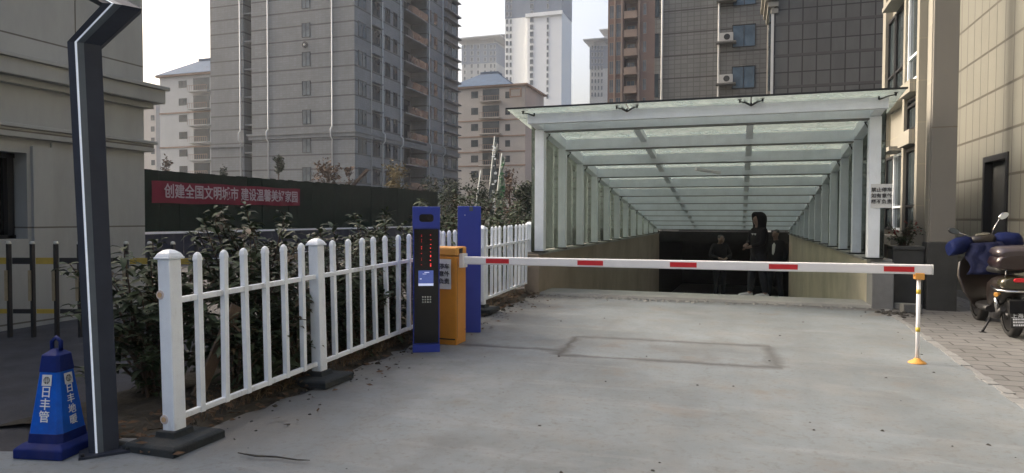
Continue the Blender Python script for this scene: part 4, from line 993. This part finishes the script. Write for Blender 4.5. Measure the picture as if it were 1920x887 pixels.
# ================================================================== TREES beyond the hoarding
def tree(name, x, y, h, cr, cz, lm, label, seed, n=700, ls=.28, tr=.09, squash=1.0, sparse=False):
    rnd = random.Random(seed); b = empty(name, (x, y, .1)); tag(b, label, 'tree', 'trees beyond the hoarding')
    t = MB(); t.tube([(0,0,0), (.05,0,h*.35), (-.04,.03,h*.7), (0,0,h*.93)], [tr, tr*.8, tr*.5, tr*.15], 8)
    ctr = []
    for k in range(14):
        a = rnd.uniform(0, 6.28); z = cz+(h-cz)*rnd.uniform(.05, .92); rr = cr*rnd.uniform(.45, .95)*math.sqrt(max(.15, 1-((z-(cz+h)/2)/((h-cz)/2+.01))**2))
        e = Vector((math.cos(a)*rr, math.sin(a)*rr, z)); s0 = Vector((0, 0, max(.3*h, z-cr*.7)))
        t.tube([s0, (s0+e)/2+Vector((0,0,.1*cr)), e], [tr*.35, tr*.22, tr*.08], 5, cap=False); ctr.append(e); ctr.append((s0+e)/2)
    for k in range(5): ctr.append(Vector((rnd.uniform(-.3, .3)*cr, rnd.uniform(-.3, .3)*cr, rnd.uniform(cz+(h-cz)*.4, h))))
    t.build('trunk', 'stem', b, local=True, fix=False)
    c = MB(); rad = cr*(.28 if sparse else .42)
    for k in range(n):
        o_ = rnd.choice(ctr); p = o_+Vector((rnd.gauss(0, rad*.55), rnd.gauss(0, rad*.55), rnd.gauss(0, rad*.5*squash)))
        d1 = Vector((rnd.uniform(-1,1), rnd.uniform(-1,1), rnd.uniform(-.7,.7))).normalized(); d2 = d1.orthogonal().normalized(); s_ = ls*rnd.uniform(.6, 1.3)
        c.add([p-d1*s_*.5, p+d2*s_*.22, p+d1*s_*.5, p-d2*s_*.22], [(0,1,2,3)])
    c.build('crown', lm, b, local=True, fix=False)
def atd(px, z): x = (px-960)/F*z; return x*math.cos(YAW)-z*math.sin(YAW), x*math.sin(YAW)+z*math.cos(YAW)
def hz(y, z, px=700): return EYE+(408-y)/F*z
TR = [('slender_tree', 523, 45, 292, 9, 330, 'leaf_dark', 'slender dark tree standing alone above the middle of the hoarding', 420, False),
      ('small_tree', 614, 42, 303, 30, 360, 'leaf_brown', 'sparse brownish round tree above the hoarding before the tower', 520, True),
      ('small_tree', 655, 40, 312, 12, 352, 'leaf_brown', 'thin half-bare tree right of the sparse round tree', 90, True),
      ('autumn_tree', 741, 44, 306, 26, 372, 'leaf_olive', 'yellow autumn tree at the foot of the tower', 900, False),
      ('dense_tree', 800, 46, 340, 34, 420, 'leaf_dark', 'dark low tree at the right end of the hoarding', 1300, False),
      ('dense_tree', 850, 50, 345, 30, 425, 'leaf_dark', 'dark low tree left of the first thin flag pole', 1300, False),
      ('dense_tree', 897, 42, 338, 26, 420, 'leaf_dark', 'dark tree directly behind the flags', 1300, False),
      ('autumn_tree', 955, 46, 318, 30, 415, 'leaf_brown', 'reddish brown tree between the flags and the canopy', 1200, False),
      ('dense_tree', 985, 36, 345, 30, 425, 'leaf_dark', 'dark tree seen at the left edge of the canopy', 1300, False),
      ('small_tree', 313, 60, 296, 9, 330, 'leaf_brown', 'small reddish treetop above the hoarding beside the stone building', 200, False),
      ('small_tree', 420, 58, 317, 10, 345, 'leaf_dark', 'small dark treetop above the hoarding near the tower edge', 200, False)]
for i, (nm, px, z, yt, rp_, yb, lm, lb, n, spa) in enumerate(TR):
    x, y = atd(px, z); tree(nm, x, y, hz(yt, z), rp_/F*z, max(.6, hz(yb, z)), lm, lb, 200+i, n, .22 if z < 50 else .26, sparse=spa)
x, y = atd(665, 40); o = MB().bar((x-.6, y, hz(350, 40)-.4), (x+.9, y, hz(319, 40)), .22, .14).build('leaning_beam', 'stem'); tag(o, 'dark beam leaning upward beside the half-bare tree above the hoarding', 'beam')

# ================================================================== FLAGS
def flag(px, ytop, z, cloth, label, seed, wd=.3):
    x, y = atd(px, z); h_ = hz(ytop, z); b = empty('feather_flag', (x, y, .1)); tag(b, label, 'flag', 'flags between the hedge and the towers')
    MB().tube([(0,0,0), (.03,0,h_*.6), (.18,0,h_-.1)], [.03, .025, .018], 7).build('pole', 'flag_white', b, local=True)
    if cloth:
        rnd = random.Random(seed); m = MB(); n = 16; V = []; lean = .18
        for i in range(n+1):
            t = i/n; z_ = h_-.15-t*(h_-.15)*.72; px_ = .03+.15*max(0, (z_/h_-.6)/.4); w_ = wd*(.45+.4*math.sin(t*9+seed)**2)*(1 if t < .8 else .7)
            for j in range(4): u = j/3; V.append((px_+u*w_*.7, .12*math.sin(u*5+t*7), z_-.25*u+.05*math.sin(t*12)))
        m.add(V, [(i*4+j, i*4+j+1, (i+1)*4+j+1, (i+1)*4+j) for i in range(n) for j in range(3)], smooth=True)
        fl_ = m.build('cloth', cloth, b, local=True, fix=False); so = fl_.modifiers.new('s', 'SOLIDIFY'); so.thickness = .004
        m = MB()
        for i in range(10):
            z_ = h_-.5-i*.28*(h_/4.2); w_ = .07
            for k in range(3): xx = .16+rnd.uniform(-.02, .09); zz = z_+rnd.uniform(-.08, .08); m.box(xx, -.17, zz, xx+rnd.uniform(.03, w_*1.5), -.165, zz+rnd.uniform(.02, .07))
        m.build('printed_marks', 'letter_white' if cloth == 'turf_green' or cloth == 'flag_smoke' else 'flag_green', b, local=True)
    return b
flag(917, 256, 21, 'flag_smoke', 'grey feather flag with white marks, tallest of the poles', 1)
flag(930, 288, 20, 'flag_mottled', 'white pole with pale green feather flag, right of the tallest', 2)
flag(890, 320, 19, None, 'thin bare flag pole, leftmost of the three', 3)

# ================================================================== SMALL THINGS ON THE GROUND
o = MB().bar((-3.98, 4.12, .1), (-3.86, 4.42, .78), .12, .02, (1, 0, 0)).build('wood_board', 'board_wood', None, bevel=.003); tag(o, 'brown wooden board leaning behind the first fence bay', 'board')
for (x, y, a, s, lb) in ((2.43, 11.45, .2, 1, 'larger grey concrete block lying in front of the granite planter'), (2.37, 11.72, -.3, .8, 'smaller grey concrete block set back against the planter')):
    o = MB().box(-.13*s, -.07*s, 0, .13*s, .07*s, .13*s).build('concrete_block', 'brick_block', None, bevel=.012); o.location = (x, y, g(y)+.008); o.rotation_euler = (0, 0, a); tag(o, lb, 'block', 'loose concrete blocks by the planter')
random.seed(21)
def rubble(name, spots, mt, label=None, r0=.01, r1=.03, flat=.5):
    m = MB()
    for x, y in spots:
        r_ = random.uniform(r0, r1); n = 6; c = Vector((x, y, g(y)+.012)); top = []; bot = []
        for k in range(n): t = 6.283*k/n; q_ = r_*random.uniform(.6, 1.2); bot.append(c+Vector((math.cos(t)*q_, math.sin(t)*q_, 0))); top.append(c+Vector((math.cos(t)*q_*.6, math.sin(t)*q_*.6, r_*flat*random.uniform(.6, 1.2))))
        m.loft([bot, top], smooth=False)
    o = m.build(name, mt, fix=False); o['kind'] = 'stuff'; return o
rubble('gravel', [(random.uniform(-3.35, 1.9), YF-.14-abs(random.gauss(0, .12))) for _ in range(160)] + [(-1.9+random.gauss(0, .5), YF-.25+random.gauss(0, .06)) for _ in range(60)], 'stone_debris', r0=.012, r1=.045)
rubble('grit', [(random.uniform(-3.3, 2), random.uniform(3, 11)) for _ in range(50)] + [(-3.5+abs(random.gauss(0, .22)), random.uniform(3.3, 11.5)) for _ in range(160)], 'debris_dark', r0=.005, r1=.016)
rubble('soil_clods', [(random.uniform(-4.9, -3.4), random.uniform(3.3, 11.8)) for _ in range(380)], 'dirt', r0=.012, r1=.045, flat=.7)
rubble('swept_rubbish', [(2.15+random.gauss(0, .14), 11.2+random.gauss(0, .12)) for _ in range(70)], 'debris_dark', r0=.015, r1=.05)
m = MB(); rnd = random.Random(8)                                                # fallen leaves and dry weeds
for k in range(900):
    x = -3.45-abs(rnd.gauss(0, .4)) if rnd.random() < .95 else rnd.uniform(-3.4, -3.0); y = rnd.uniform(3.2, 11.7); a = rnd.uniform(0, 6.28); s_ = rnd.uniform(.02, .05); z = g(y)+(.07 if -4.9 < x < -3.55 else .018)+rnd.uniform(0, .03)
    c, s1 = math.cos(a)*s_, math.sin(a)*s_; m.add([(x-c, y-s1, z), (x+s1*.4, y-c*.4, z+.012), (x+c, y+s1, z+rnd.uniform(0, .015)), (x-s1*.4, y+c*.4, z)], [(0,1,2,3)])
o = m.build('fallen_leaves', 'leaf_brown', fix=False); o['kind'] = 'stuff'
m = MB()
for k in range(1500):
    y = rnd.uniform(3.5, 11.8) if rnd.random() < .4 else rnd.choice([4.3, 4.9, 5.8, 6.4])+rnd.gauss(0, .25); x = -3.62-abs(rnd.gauss(0, .16)); h_ = rnd.uniform(.05, .20); a = rnd.uniform(0, 6.28); z = g(y)+.03
    tx, ty = rnd.uniform(-.08, .08), rnd.uniform(-.08, .08); m.add([(x, y, z), (x+.006*math.cos(a), y+.006*math.sin(a), z), (x+tx, y+ty, z+h_)], [(0,1,2)])
o = m.build('dry_weeds', 'dry_grass', fix=False); o['kind'] = 'stuff'
m = MB().tube([(-2.95, 3.38, .03), (-2.8, 3.36, .035), (-2.68, 3.40, .03), (-2.52, 3.39, .034), (-2.45, 3.42, .03)], [.004, .007, .006, .005, .002], 6); o = m.build('twig', 'debris_dark'); tag(o, 'thin dark twig lying on the concrete near the first fence foot', 'twig')
m = MB(); m.loft([[(x*s-3.86+0, y*s+3.24, z) for x, y in ((-.05,-.03),(.04,-.045),(.06,.02),(-.02,.05))] for s, z in ((1, .012), (.9, .05), (.5, .075))], smooth=False); o = m.build('rock', 'pier_concrete', None, bevel=.006); tag(o, 'small grey rock between the blue cone and the bent column', 'rock')
m = MB(); m.bar((-3.66, 3.30, .03), (-4.0, 3.22, .03), .06, .06); o = m.build('kerb_stone', 'pier_concrete', None, bevel=.012); tag(o, 'short low kerb stone beside the foot of the first fence post', 'kerb')

# ================================================================== SCOOTER
S = 1.13
b = empty('electric_scooter', (3.13, 9.62, g(9.6)+.008), R(-2)); tag(b, 'dark maroon electric scooter with blue handlebar muffs parked by the tiled wall', 'scooter')
b.scale = (S, S, S); b.rotation_euler = (0, R(-3.5), R(-2.5))
def bb(m, name, mt, parent=b, **k): return m.build(name, mt, parent, local=True, **k)
def wheel(y, r_, nm):
    wr = empty(nm, (0, y, r_)); wr.parent = b
    m = MB(); n = 28; V = []; prof = [(-.045, r_-.06), (-.055, r_-.03), (-.035, r_-.005), (0, r_), (.035, r_-.005), (.055, r_-.03), (.045, r_-.06)]
    for k in range(n):
        t = 6.2832*k/n
        for x, q_ in prof: V.append((x, math.cos(t)*q_, math.sin(t)*q_))
    np_ = len(prof); m.add(V, [(k*np_+j, k*np_+j+1, ((k+1) % n)*np_+j+1, ((k+1) % n)*np_+j) for k in range(n) for j in range(np_-1)], smooth=True); bb(m, 'tyre', 'tyre', wr)
    m = MB().tube([(-.04, 0, 0), (.04, 0, 0)], r_-.07, 20); m.tube([(-.06, 0, 0), (.06, 0, 0)], .04, 12); bb(m, 'rim', 'dark_metal', wr)
wheel(0, .225, 'rear_wheel'); wheel(1.22, .225, 'front_wheel')
def ell(y, z, cx, hw, hh, n=12, p=.7):
    out = []
    for k in range(n):
        t = 6.2832*k/n; c, s_ = math.cos(t), math.sin(t); out.append((cx+math.copysign(abs(c)**p, c)*hw, y, z+math.copysign(abs(s_)**p, s_)*hh))
    return out
bb(MB().loft([ell(-.30, .60, 0, .09, .05), ell(-.22, .58, 0, .17, .09), ell(0, .53, 0, .18, .14), ell(.25, .46, 0, .16, .17), ell(.42, .42, 0, .12, .16)]), 'rear_cowl', 'bike_brown')
bb(MB().loft([ell(-.335, .60, 0, .13, .055), ell(-.31, .60, 0, .165, .068), ell(-.24, .60, 0, .18, .07)]), 'tail_lamp', 'olive_lens')
bb(MB().tube([(-.20, -.12, .56), (-.19, -.27, .535), (-.12, -.35, .525), (0, -.365, .52), (.12, -.35, .525), (.19, -.27, .535), (.20, -.12, .56)], .012, 8), 'chrome_trim', 'chrome')
bb(MB().loft([ell(-.12, .72, 0, .11, .03), ell(0, .73, 0, .145, .05), ell(.25, .72, 0, .145, .05), ell(.45, .70, 0, .10, .04)]), 'seat', 'bike_black')
# rear case
tc_ = empty('rear_case', (0, 0, 0)); tc_.parent = b
bb(MB().loft([ell(-.36, .82, 0, .17, .07), ell(-.33, .82, 0, .205, .085), ell(-.08, .82, 0, .215, .085), ell(-.03, .82, 0, .18, .07)]), 'case_body', 'maroon', tc_)
bb(MB().loft([ell(-.355, .905, 0, .15, .03), ell(-.31, .925, 0, .195, .055), ell(-.10, .93, 0, .20, .06), ell(-.04, .91, 0, .15, .03)]), 'case_lid', 'maroon_top', tc_)
m = MB(); m.tube([(-.12, -.3, .66), (-.12, -.34, .74), (-.12, -.1, .75)], .009, 8); m.tube([(.12, -.3, .66), (.12, -.34, .74), (.12, -.1, .75)], .009, 8); m.tube([(-.12, -.2, .745), (.12, -.2, .745)], .009, 8); bb(m, 'rack', 'chrome')
m = MB().box(-.11, -.375, .15, .11, -.365, .44); bb(m, 'mud_flap', 'bike_black', bevel=.004)
pl = empty('number_plate', (0, 0, 0)); pl.parent = b
bb(MB().box(-.115, -.388, .30, .115, -.378, .43), 'plate_sheet', 'cloth_grey', pl, bevel=.003)
text('上海杰达', .052, frame_m((0, -.379, .275), (1, 0, 0), (0, 0, 1)), 'letter_white', pl, ext=.001)
m = MB(); rnd = random.Random(6)
for row in range(3):
    x = -.09
    while x < .085: L_ = rnd.uniform(.006, .016); m.box(x, -.3785, .232-row*.03, x+L_, -.3765, .25-row*.03); x += L_+.005
bb(m, 'small_print', 'letter_white', pl)
# floor, leg shield, front
bb(MB().loft([ell(.35, .26, 0, .15, .045), ell(.6, .25, 0, .15, .04), ell(.85, .26, 0, .15, .045)]), 'footboard', 'bike_black')
m = MB(); secs = []
for z, y, hw, th in ((.22, .86, .15, .05), (.4, .92, .25, .045), (.6, .99, .29, .04), (.75, 1.03, .26, .045), (.86, 1.05, .16, .06)):
    secs.append([(hw*math.cos(t)*1.0, y+th*math.sin(t)-.10*(abs(math.cos(t))**2)*1.0, z) for t in [6.2832*k/14 for k in range(14)]])
bb(m.loft(secs), 'leg_shield', 'bike_brown')
bb(MB().loft([ell(1.02, .45, 0, .07, .05), ell(1.2, .50, 0, .085, .04), ell(1.42, .38, 0, .07, .03)]), 'front_mudguard', 'bike_brown')
bb(MB().tube([(0, 1.22, .22), (0, 1.05, .75), (0, .98, .98)], [.03, .03, .025], 8), 'steering_stem', 'dark_metal')
hb = empty('handlebar', (0, .98, .98)); hb.parent = b; hb.rotation_euler = (0, R(-4), R(14))
bb(MB().tube([(-.34, -.05, .04), (-.15, 0, .03), (.15, 0, .03), (.34, -.05, .04)], .013, 8), 'bar', 'bike_black', hb)
bb(MB().loft([[(.15*math.cos(t)*s, -.01+.09*math.sin(t)*s, z) for t in [6.2832*k/16 for k in range(16)]] for s, z in ((.6, -.06), (1, 0), (1.05, .05), (.85, .085), (.4, .10))]), 'instrument_cowl', 'bike_brown', hb)
bb(MB().loft([[(.09*math.cos(t)*s, -.04+.045*math.sin(t)*s, z+.01*math.sin(t)) for t in [6.2832*k/16 for k in range(16)]] for s, z in ((1, .09), (.9, .108))]), 'instrument_glass', 'olive_lens', hb)
for sg in (-1, 1):
    mu = MB(); secs = []
    for x, hw, hh in ((.13, .045, .05), (.18, .08, .08), (.27, .105, .105), (.36, .115, .10), (.395, .085, .075)):
        secs.append([(sg*x, -.03-.04*(x-.14)+hw*math.cos(t), .02+hh*math.sin(t)+(.013*math.sin(3*t+x*20)-.25*abs(x-.13)**1.2)) for t in [6.2832*k/14 for k in range(14)]])
    bb(mu.loft(secs), 'hand_muff', 'muff_blue', hb)
    mr = empty('mirror', (0, 0, 0)); mr.parent = hb
    e = Vector((sg*.22 if sg > 0 else sg*.27, -.03, .27 if sg > 0 else .16))
    bb(MB().tube([(sg*.11, 0, .06), (sg*.15, -.01, .16 if sg > 0 else .1), tuple(e)], .006, 6), 'stalk', 'chrome', mr)
    sec = lambda y, s: [(e.x+sg*.04+.062*math.cos(t)*s, y, e.z+.02+.04*math.sin(t)*s+.018*math.cos(t)*sg) for t in [6.2832*k/16 for k in range(16)]]
    bb(MB().loft([sec(-.045, .9), sec(-.02, 1), sec(.005, .6)]), 'shell', 'bike_black' if sg < 0 else 'chrome', mr)
    bb(MB().loft([sec(-.0475, .84), sec(-.0462, .84)]), 'glass', 'mirror_glass' if sg > 0 else 'hazy_glass', mr)
# blue quilt apron hanging over the leg shield
m = MB(); V = []
for j in range(9):
    for i in range(9):
        u = i/8-.5; z = .98-.36*j/8; V.append((u*(.34+.10*j/8)+.02*math.sin(j*1.3), .86-.02*j+.03*math.sin(i*2.1+j*.8)-.06*math.cos(u*3), z))
m.add(V, [(j*9+i, j*9+i+1, (j+1)*9+i+1, (j+1)*9+i) for j in range(8) for i in range(8)], smooth=True); ap_ = bb(m, 'quilt_apron', 'cloth_blue', fix=False); so = ap_.modifiers.new('s', 'SOLIDIFY'); so.thickness = .025
for sg in (-1, 1): bb(MB().tube([(sg*.10, .98, 1.02), (sg*.17, .92, .93), (sg*.10, .95, .80), (.02, 1.0, .72)], .006, 6), 'brake_cable', 'bike_black')
bb(MB().loft([ell(-.345, .635, 0, .05, .018), ell(-.335, .635, 0, .06, .024)]), 'reflector', 'red_reflect')
for sg in (-1, 1): bb(MB().tube([(sg*.17, -.30, .50), (sg*.21, -.31, .49), (sg*.215, -.33, .49)], [.01, .024, .02], 10), 'turn_signal', 'orange_pale')
bb(MB().tube([(-.10, .30, .20), (-.22, .22, .02)], .012, 8).box(-.25, .18, .0, -.19, .26, .02), 'side_stand', 'bike_black')
bb(MB().tube([(-.14, .1, .22), (-.14, -.05, .24), (-.13, -.22, .33)], [.035, .04, .03], 10), 'swing_arm', 'dark_metal')
for sg in (-1, 1): bb(MB().tube([(sg*.12, 0, .26), (sg*.12, .06, .48)], .025, 10), 'shock_absorber', 'chrome')

# ================================================================== PEOPLE
def skin_obj(name, verts, edges, rads, mt, parent, root=0, sub=1):
    me = bpy.data.meshes.new(name); me.from_pydata([tuple(v) for v in verts], edges, []); me.materials.append(MATS[mt])
    o = bpy.data.objects.new(name, me); C.objects.link(o); o.parent = parent
    o.modifiers.new('skin', 'SKIN').use_smooth_shade = True
    for i, r_ in enumerate(rads):
        sv = me.skin_vertices[0].data[i]; sv.radius = (r_, r_) if not isinstance(r_, tuple) else r_; sv.use_root = (i == root)
    s_ = o.modifiers.new('sub', 'SUBSURF'); s_.levels = sub; s_.render_levels = sub
    return o
def person(loc, face, label, head, arms, hood=False, top='cloth_black', legs='trouser_dark', shoe='cloth_black', stride=.1, shirt=None):
    """local frame: +Y is where the chest faces, +X the person's right"""
    b = empty('person', loc, face); tag(b, label, 'person')
    hx, hy, hz_ = head                        # head centre
    V = [Vector((0,0,.93)), Vector((0,.0,1.08)), Vector((0,.0,1.28)), Vector((0,-.005,1.43))]; Rr = [(.15,.11), (.135,.10), (.165,.11), (.075,.07)]; E = [(0,1),(1,2),(2,3)]
    nk = Vector((hx*.4, hy*.35, 1.50)); V.append(nk); Rr.append(.052); E.append((3,4))
    hc = Vector(head); V += [hc+Vector((0,-.005,-.06)), hc+Vector((0,-.012,.03)), hc+Vector((0,-.012,.085))]; Rr += [(.062,.07), (.078,.092), (.05,.062)]; E += [(4,5),(5,6),(6,7)]
    V.append(hc+Vector((0,.088,-.015))); Rr.append((.012,.018)); E.append((6,8))          # nose ridge
    for sg in (-1, 1): V.append(hc+Vector((sg*.082,-.01,.0))); Rr.append((.012,.02)); E.append((6,len(V)-1))  # ears
    arms_i = []
    for sg, (el, wr_) in zip((-1, 1), arms):
        sh = Vector((sg*.165, -.005, 1.385)); i0 = len(V); V += [sh, Vector(el), Vector(wr_)]; Rr += [.052, .042, .028]; E += [(2,i0),(i0,i0+1),(i0+1,i0+2)]
        d = (Vector(wr_)-Vector(el)).normalized(); pm = Vector(wr_)+d*.075; V.append(pm); Rr.append((.036,.017)); E.append((i0+2,i0+3)); s_ = d.cross(Vector((0,0,1)));
        s_ = s_.normalized() if s_.length > .1 else Vector((1,0,0)); n_ = s_.cross(d)
        for k, (of, ln) in enumerate(((-.03,.062), (-.010,.075), (.010,.07), (.029,.055))):
            a = pm+s_*of+d*.025; j = len(V); V += [a, a+d*ln*.55-n_*.01, a+d*ln*.85-n_*.035]; Rr += [.009,.0085,.007]; E += [(i0+3,j),(j,j+1),(j+1,j+2)]
        j = len(V); a = Vector(wr_)+d*.035+s_*.034*-sg; V += [a, a+d*.035+s_*.02*-sg]; Rr += [.011,.009]; E += [(i0+3,j),(j,j+1)]
        arms_i.append(i0)
    legs_v = []
    for sg in (-1, 1):
        i0 = len(V); f = stride*sg; V += [Vector((sg*.09,0,.86)), Vector((sg*.10,f*.6+.02,.49)), Vector((sg*.11,f,.10)), Vector((sg*.115,f+.05,.045)), Vector((sg*.12,f+.17,.03))]; Rr += [.085,.058,.042,.04,.032]; E += [(0,i0),(i0,i0+1),(i0+1,i0+2),(i0+2,i0+3),(i0+3,i0+4)]
        legs_v.append(V[i0:i0+5])
    skin_obj('body', V, E, Rr, 'skin', b)
    # top
    tv = [Vector((0,0,.80)), Vector((0,0,1.02)), Vector((0,.0,1.28)), Vector((0,-.01,1.43))]; tr_ = [(.20,.155), (.185,.15), (.20,.145), (.10,.09)]; te = [(0,1),(1,2),(2,3)]
    for sg, (el, wr_) in zip((-1, 1), arms):
        i0 = len(tv); d = (Vector(wr_)-Vector(el)); tv += [Vector((sg*.175,-.005,1.39)), Vector(el), Vector(el)+d*.92]; tr_ += [.078,.066,.048]; te += [(2,i0),(i0,i0+1),(i0+1,i0+2)]
    skin_obj('jacket', tv, te, tr_, top, b)
    pv = [Vector((0,0,.92)), Vector((0,0,1.04))]; pr_ = [(.145,.12), (.14,.115)]; pe = [(0,1)]
    for sg, lv in zip((-1, 1), legs_v): i0 = len(pv); pv += [lv[0], lv[1], lv[2]+Vector((0,0,-.02))]; pr_ += [.105,.078,.066]; pe += [(0,i0),(i0,i0+1),(i0+1,i0+2)]
    skin_obj('trousers', pv, pe, pr_, legs, b)
    for sg, lv in zip((-1, 1), legs_v):
        c = lv[3]; m = MB(); m.loft([[(c.x+.045*math.cos(t)*s, y, .045+hh*math.sin(t)) for t in [6.2832*k/12 for k in range(12)]] for y, s, hh in ((c.y-.10,.6,.03), (c.y-.08,.95,.045), (c.y+.03,1,.05), (c.y+.13,1.1,.035), (c.y+.18,.6,.02))]); m.build('shoe', shoe, b, local=True)
    for sg in (-1, 1):
        e = hc+Vector((sg*.031,.083,.012)); m = MB().tube([e, e+Vector((0,.006,0))], .008, 8); m.build('eye', 'hair', b, local=True)
    m = MB().bar(hc+Vector((-.022,.083,-.055)), hc+Vector((.022,.083,-.055)), .006, .007); m.build('mouth', 'maroon', b, local=True)
    if hood:
        m = MB(); n = 20; V3 = []; prof = ((-.24,.135,.125,30,-.02), (-.17,.105,.105,38,-.02), (-.10,.10,.11,50,-.02), (-.02,.112,.13,52,-.015), (.05,.112,.135,48,-.01), (.10,.098,.125,38,.0), (.135,.07,.10,22,.01), (.155,.03,.05,6,.012))
        for dz, rx, ry, op, oy in prof:
            for k in range(n+1):
                t = R(90+op)+(2*math.pi-2*R(op))*k/n; V3.append((hc.x+rx*math.cos(t), hc.y-.03+oy+ry*math.sin(t)+.0, hc.z+dz))
        m.add(V3, [(j*(n+1)+k, j*(n+1)+k+1, (j+1)*(n+1)+k+1, (j+1)*(n+1)+k) for j in range(len(prof)-1) for k in range(n)], smooth=True)
        ho = m.build('hood', top, b, local=True, fix=False); so = ho.modifiers.new('s', 'SOLIDIFY'); so.thickness = .02; so.offset = 1; ho.modifiers.new('sub', 'SUBSURF').render_levels = 1
    else:
        hv = [hc+Vector((0,-.045,-.01)), hc+Vector((0,-.03,.05)), hc+Vector((0,.0,.09))]
        skin_obj('hair', hv, [(0,1),(1,2)], [(.094,.085), (.10,.104), (.072,.085)], 'hair', b)
    if shirt:
        m = MB(); n = 8; V2 = []
        for i in range(n+1):
            t = i/n; z_ = 1.40-.5*t; hw = .045*(1-t*.55)
            for u in (-1, 0, 1): V2.append((u*hw, .128+.008*(1-abs(u))-.05*(1-t)**4-.012*t, z_))
        m.add(V2, [(i*3+j, i*3+j+1, (i+1)*3+j+1, (i+1)*3+j) for i in range(n) for j in range(2)], smooth=True); s_ = m.build('shirt_front', shirt, b, local=True, fix=False); so = s_.modifiers.new('s', 'SOLIDIFY'); so.thickness = .006
    return b
def rz(Y): return .145-(Y-(YF+.75))*(2.425/(YM-YF-.75)) if Y > YF+.75 else .145
Y1 = 13.75; p = on(1421, 400, 1, Y1)
b = person((p.x+.02, Y1, rz(Y1)), R(118), 'person in a black hooded sweatshirt with the hood up, nearest on the ramp', (0, .04, 1.60), (((-.25,.05,1.12), (-.06,.20,1.05)), ((.25,.05,1.12), (.07,.21,1.09))), hood=True, shoe='shirt_white', legs='cloth_charcoal')
b.scale = (1, 1, (p.z-rz(Y1))/1.735)
m = MB()
for sx2 in (-.055, .04):
    for dx, dz, ww, hh_ in ((-.02, .0, .03, .022), (.008, .004, .026, .016), (-.012, -.014, .02, .012)): m.box(sx2+dx, .088, 1.30+dz, sx2+dx+ww, .110, 1.30+dz+hh_)
m.build('chest_print', 'shirt_white', b, local=True)
Y2 = 17.6; p = on(1455, 431, 1, Y2)
b = person((p.x, Y2, rz(Y2)), R(150), 'person in an open black jacket over a white shirt, behind the hooded one', (0, .03, 1.60), (((-.27,-.02,1.14), (-.25,.10,.90)), ((.27,0,1.14), (.24,.12,.90))), top='cloth_black', shirt='shirt_white')
b.scale = (1, 1, min(1.1, (p.z-rz(Y2))/1.70))
Y3 = 19.0; p = on(1350, 441, 1, Y3)
b = person((p.x, Y3, rz(Y3)), R(200), 'person in a dark grey top with head bowed, left one on the ramp', (0, .11, 1.56), (((-.27,.05,1.13), (-.08,.28,1.08)), ((.27,.05,1.13), (.08,.28,1.08))), top='cloth_grey', legs='cloth_charcoal', stride=.04)
b.scale = (1, 1, min(1.1, (p.z-rz(Y3))/1.66))

# ================================================================== HAZE
hz_m = bpy.data.materials.new('haze_air'); hz_m.use_nodes = True; n = hz_m.node_tree; n.nodes.remove(n.nodes['Principled BSDF'])
pv = n.nodes.new('ShaderNodeVolumePrincipled'); pv.inputs['Color'].default_value = (.86, .91, 1, 1); pv.inputs['Density'].default_value = .0005; pv.inputs['Anisotropy'].default_value = .3
n.links.new(pv.outputs[0], n.nodes['Material Output'].inputs['Volume']); MATS['haze_air'] = hz_m
HAZE = True
if HAZE:
    o = MB().box(-260, -60, -4, 260, 420, 130).build('haze', 'haze_air'); o['kind'] = 'stuff'
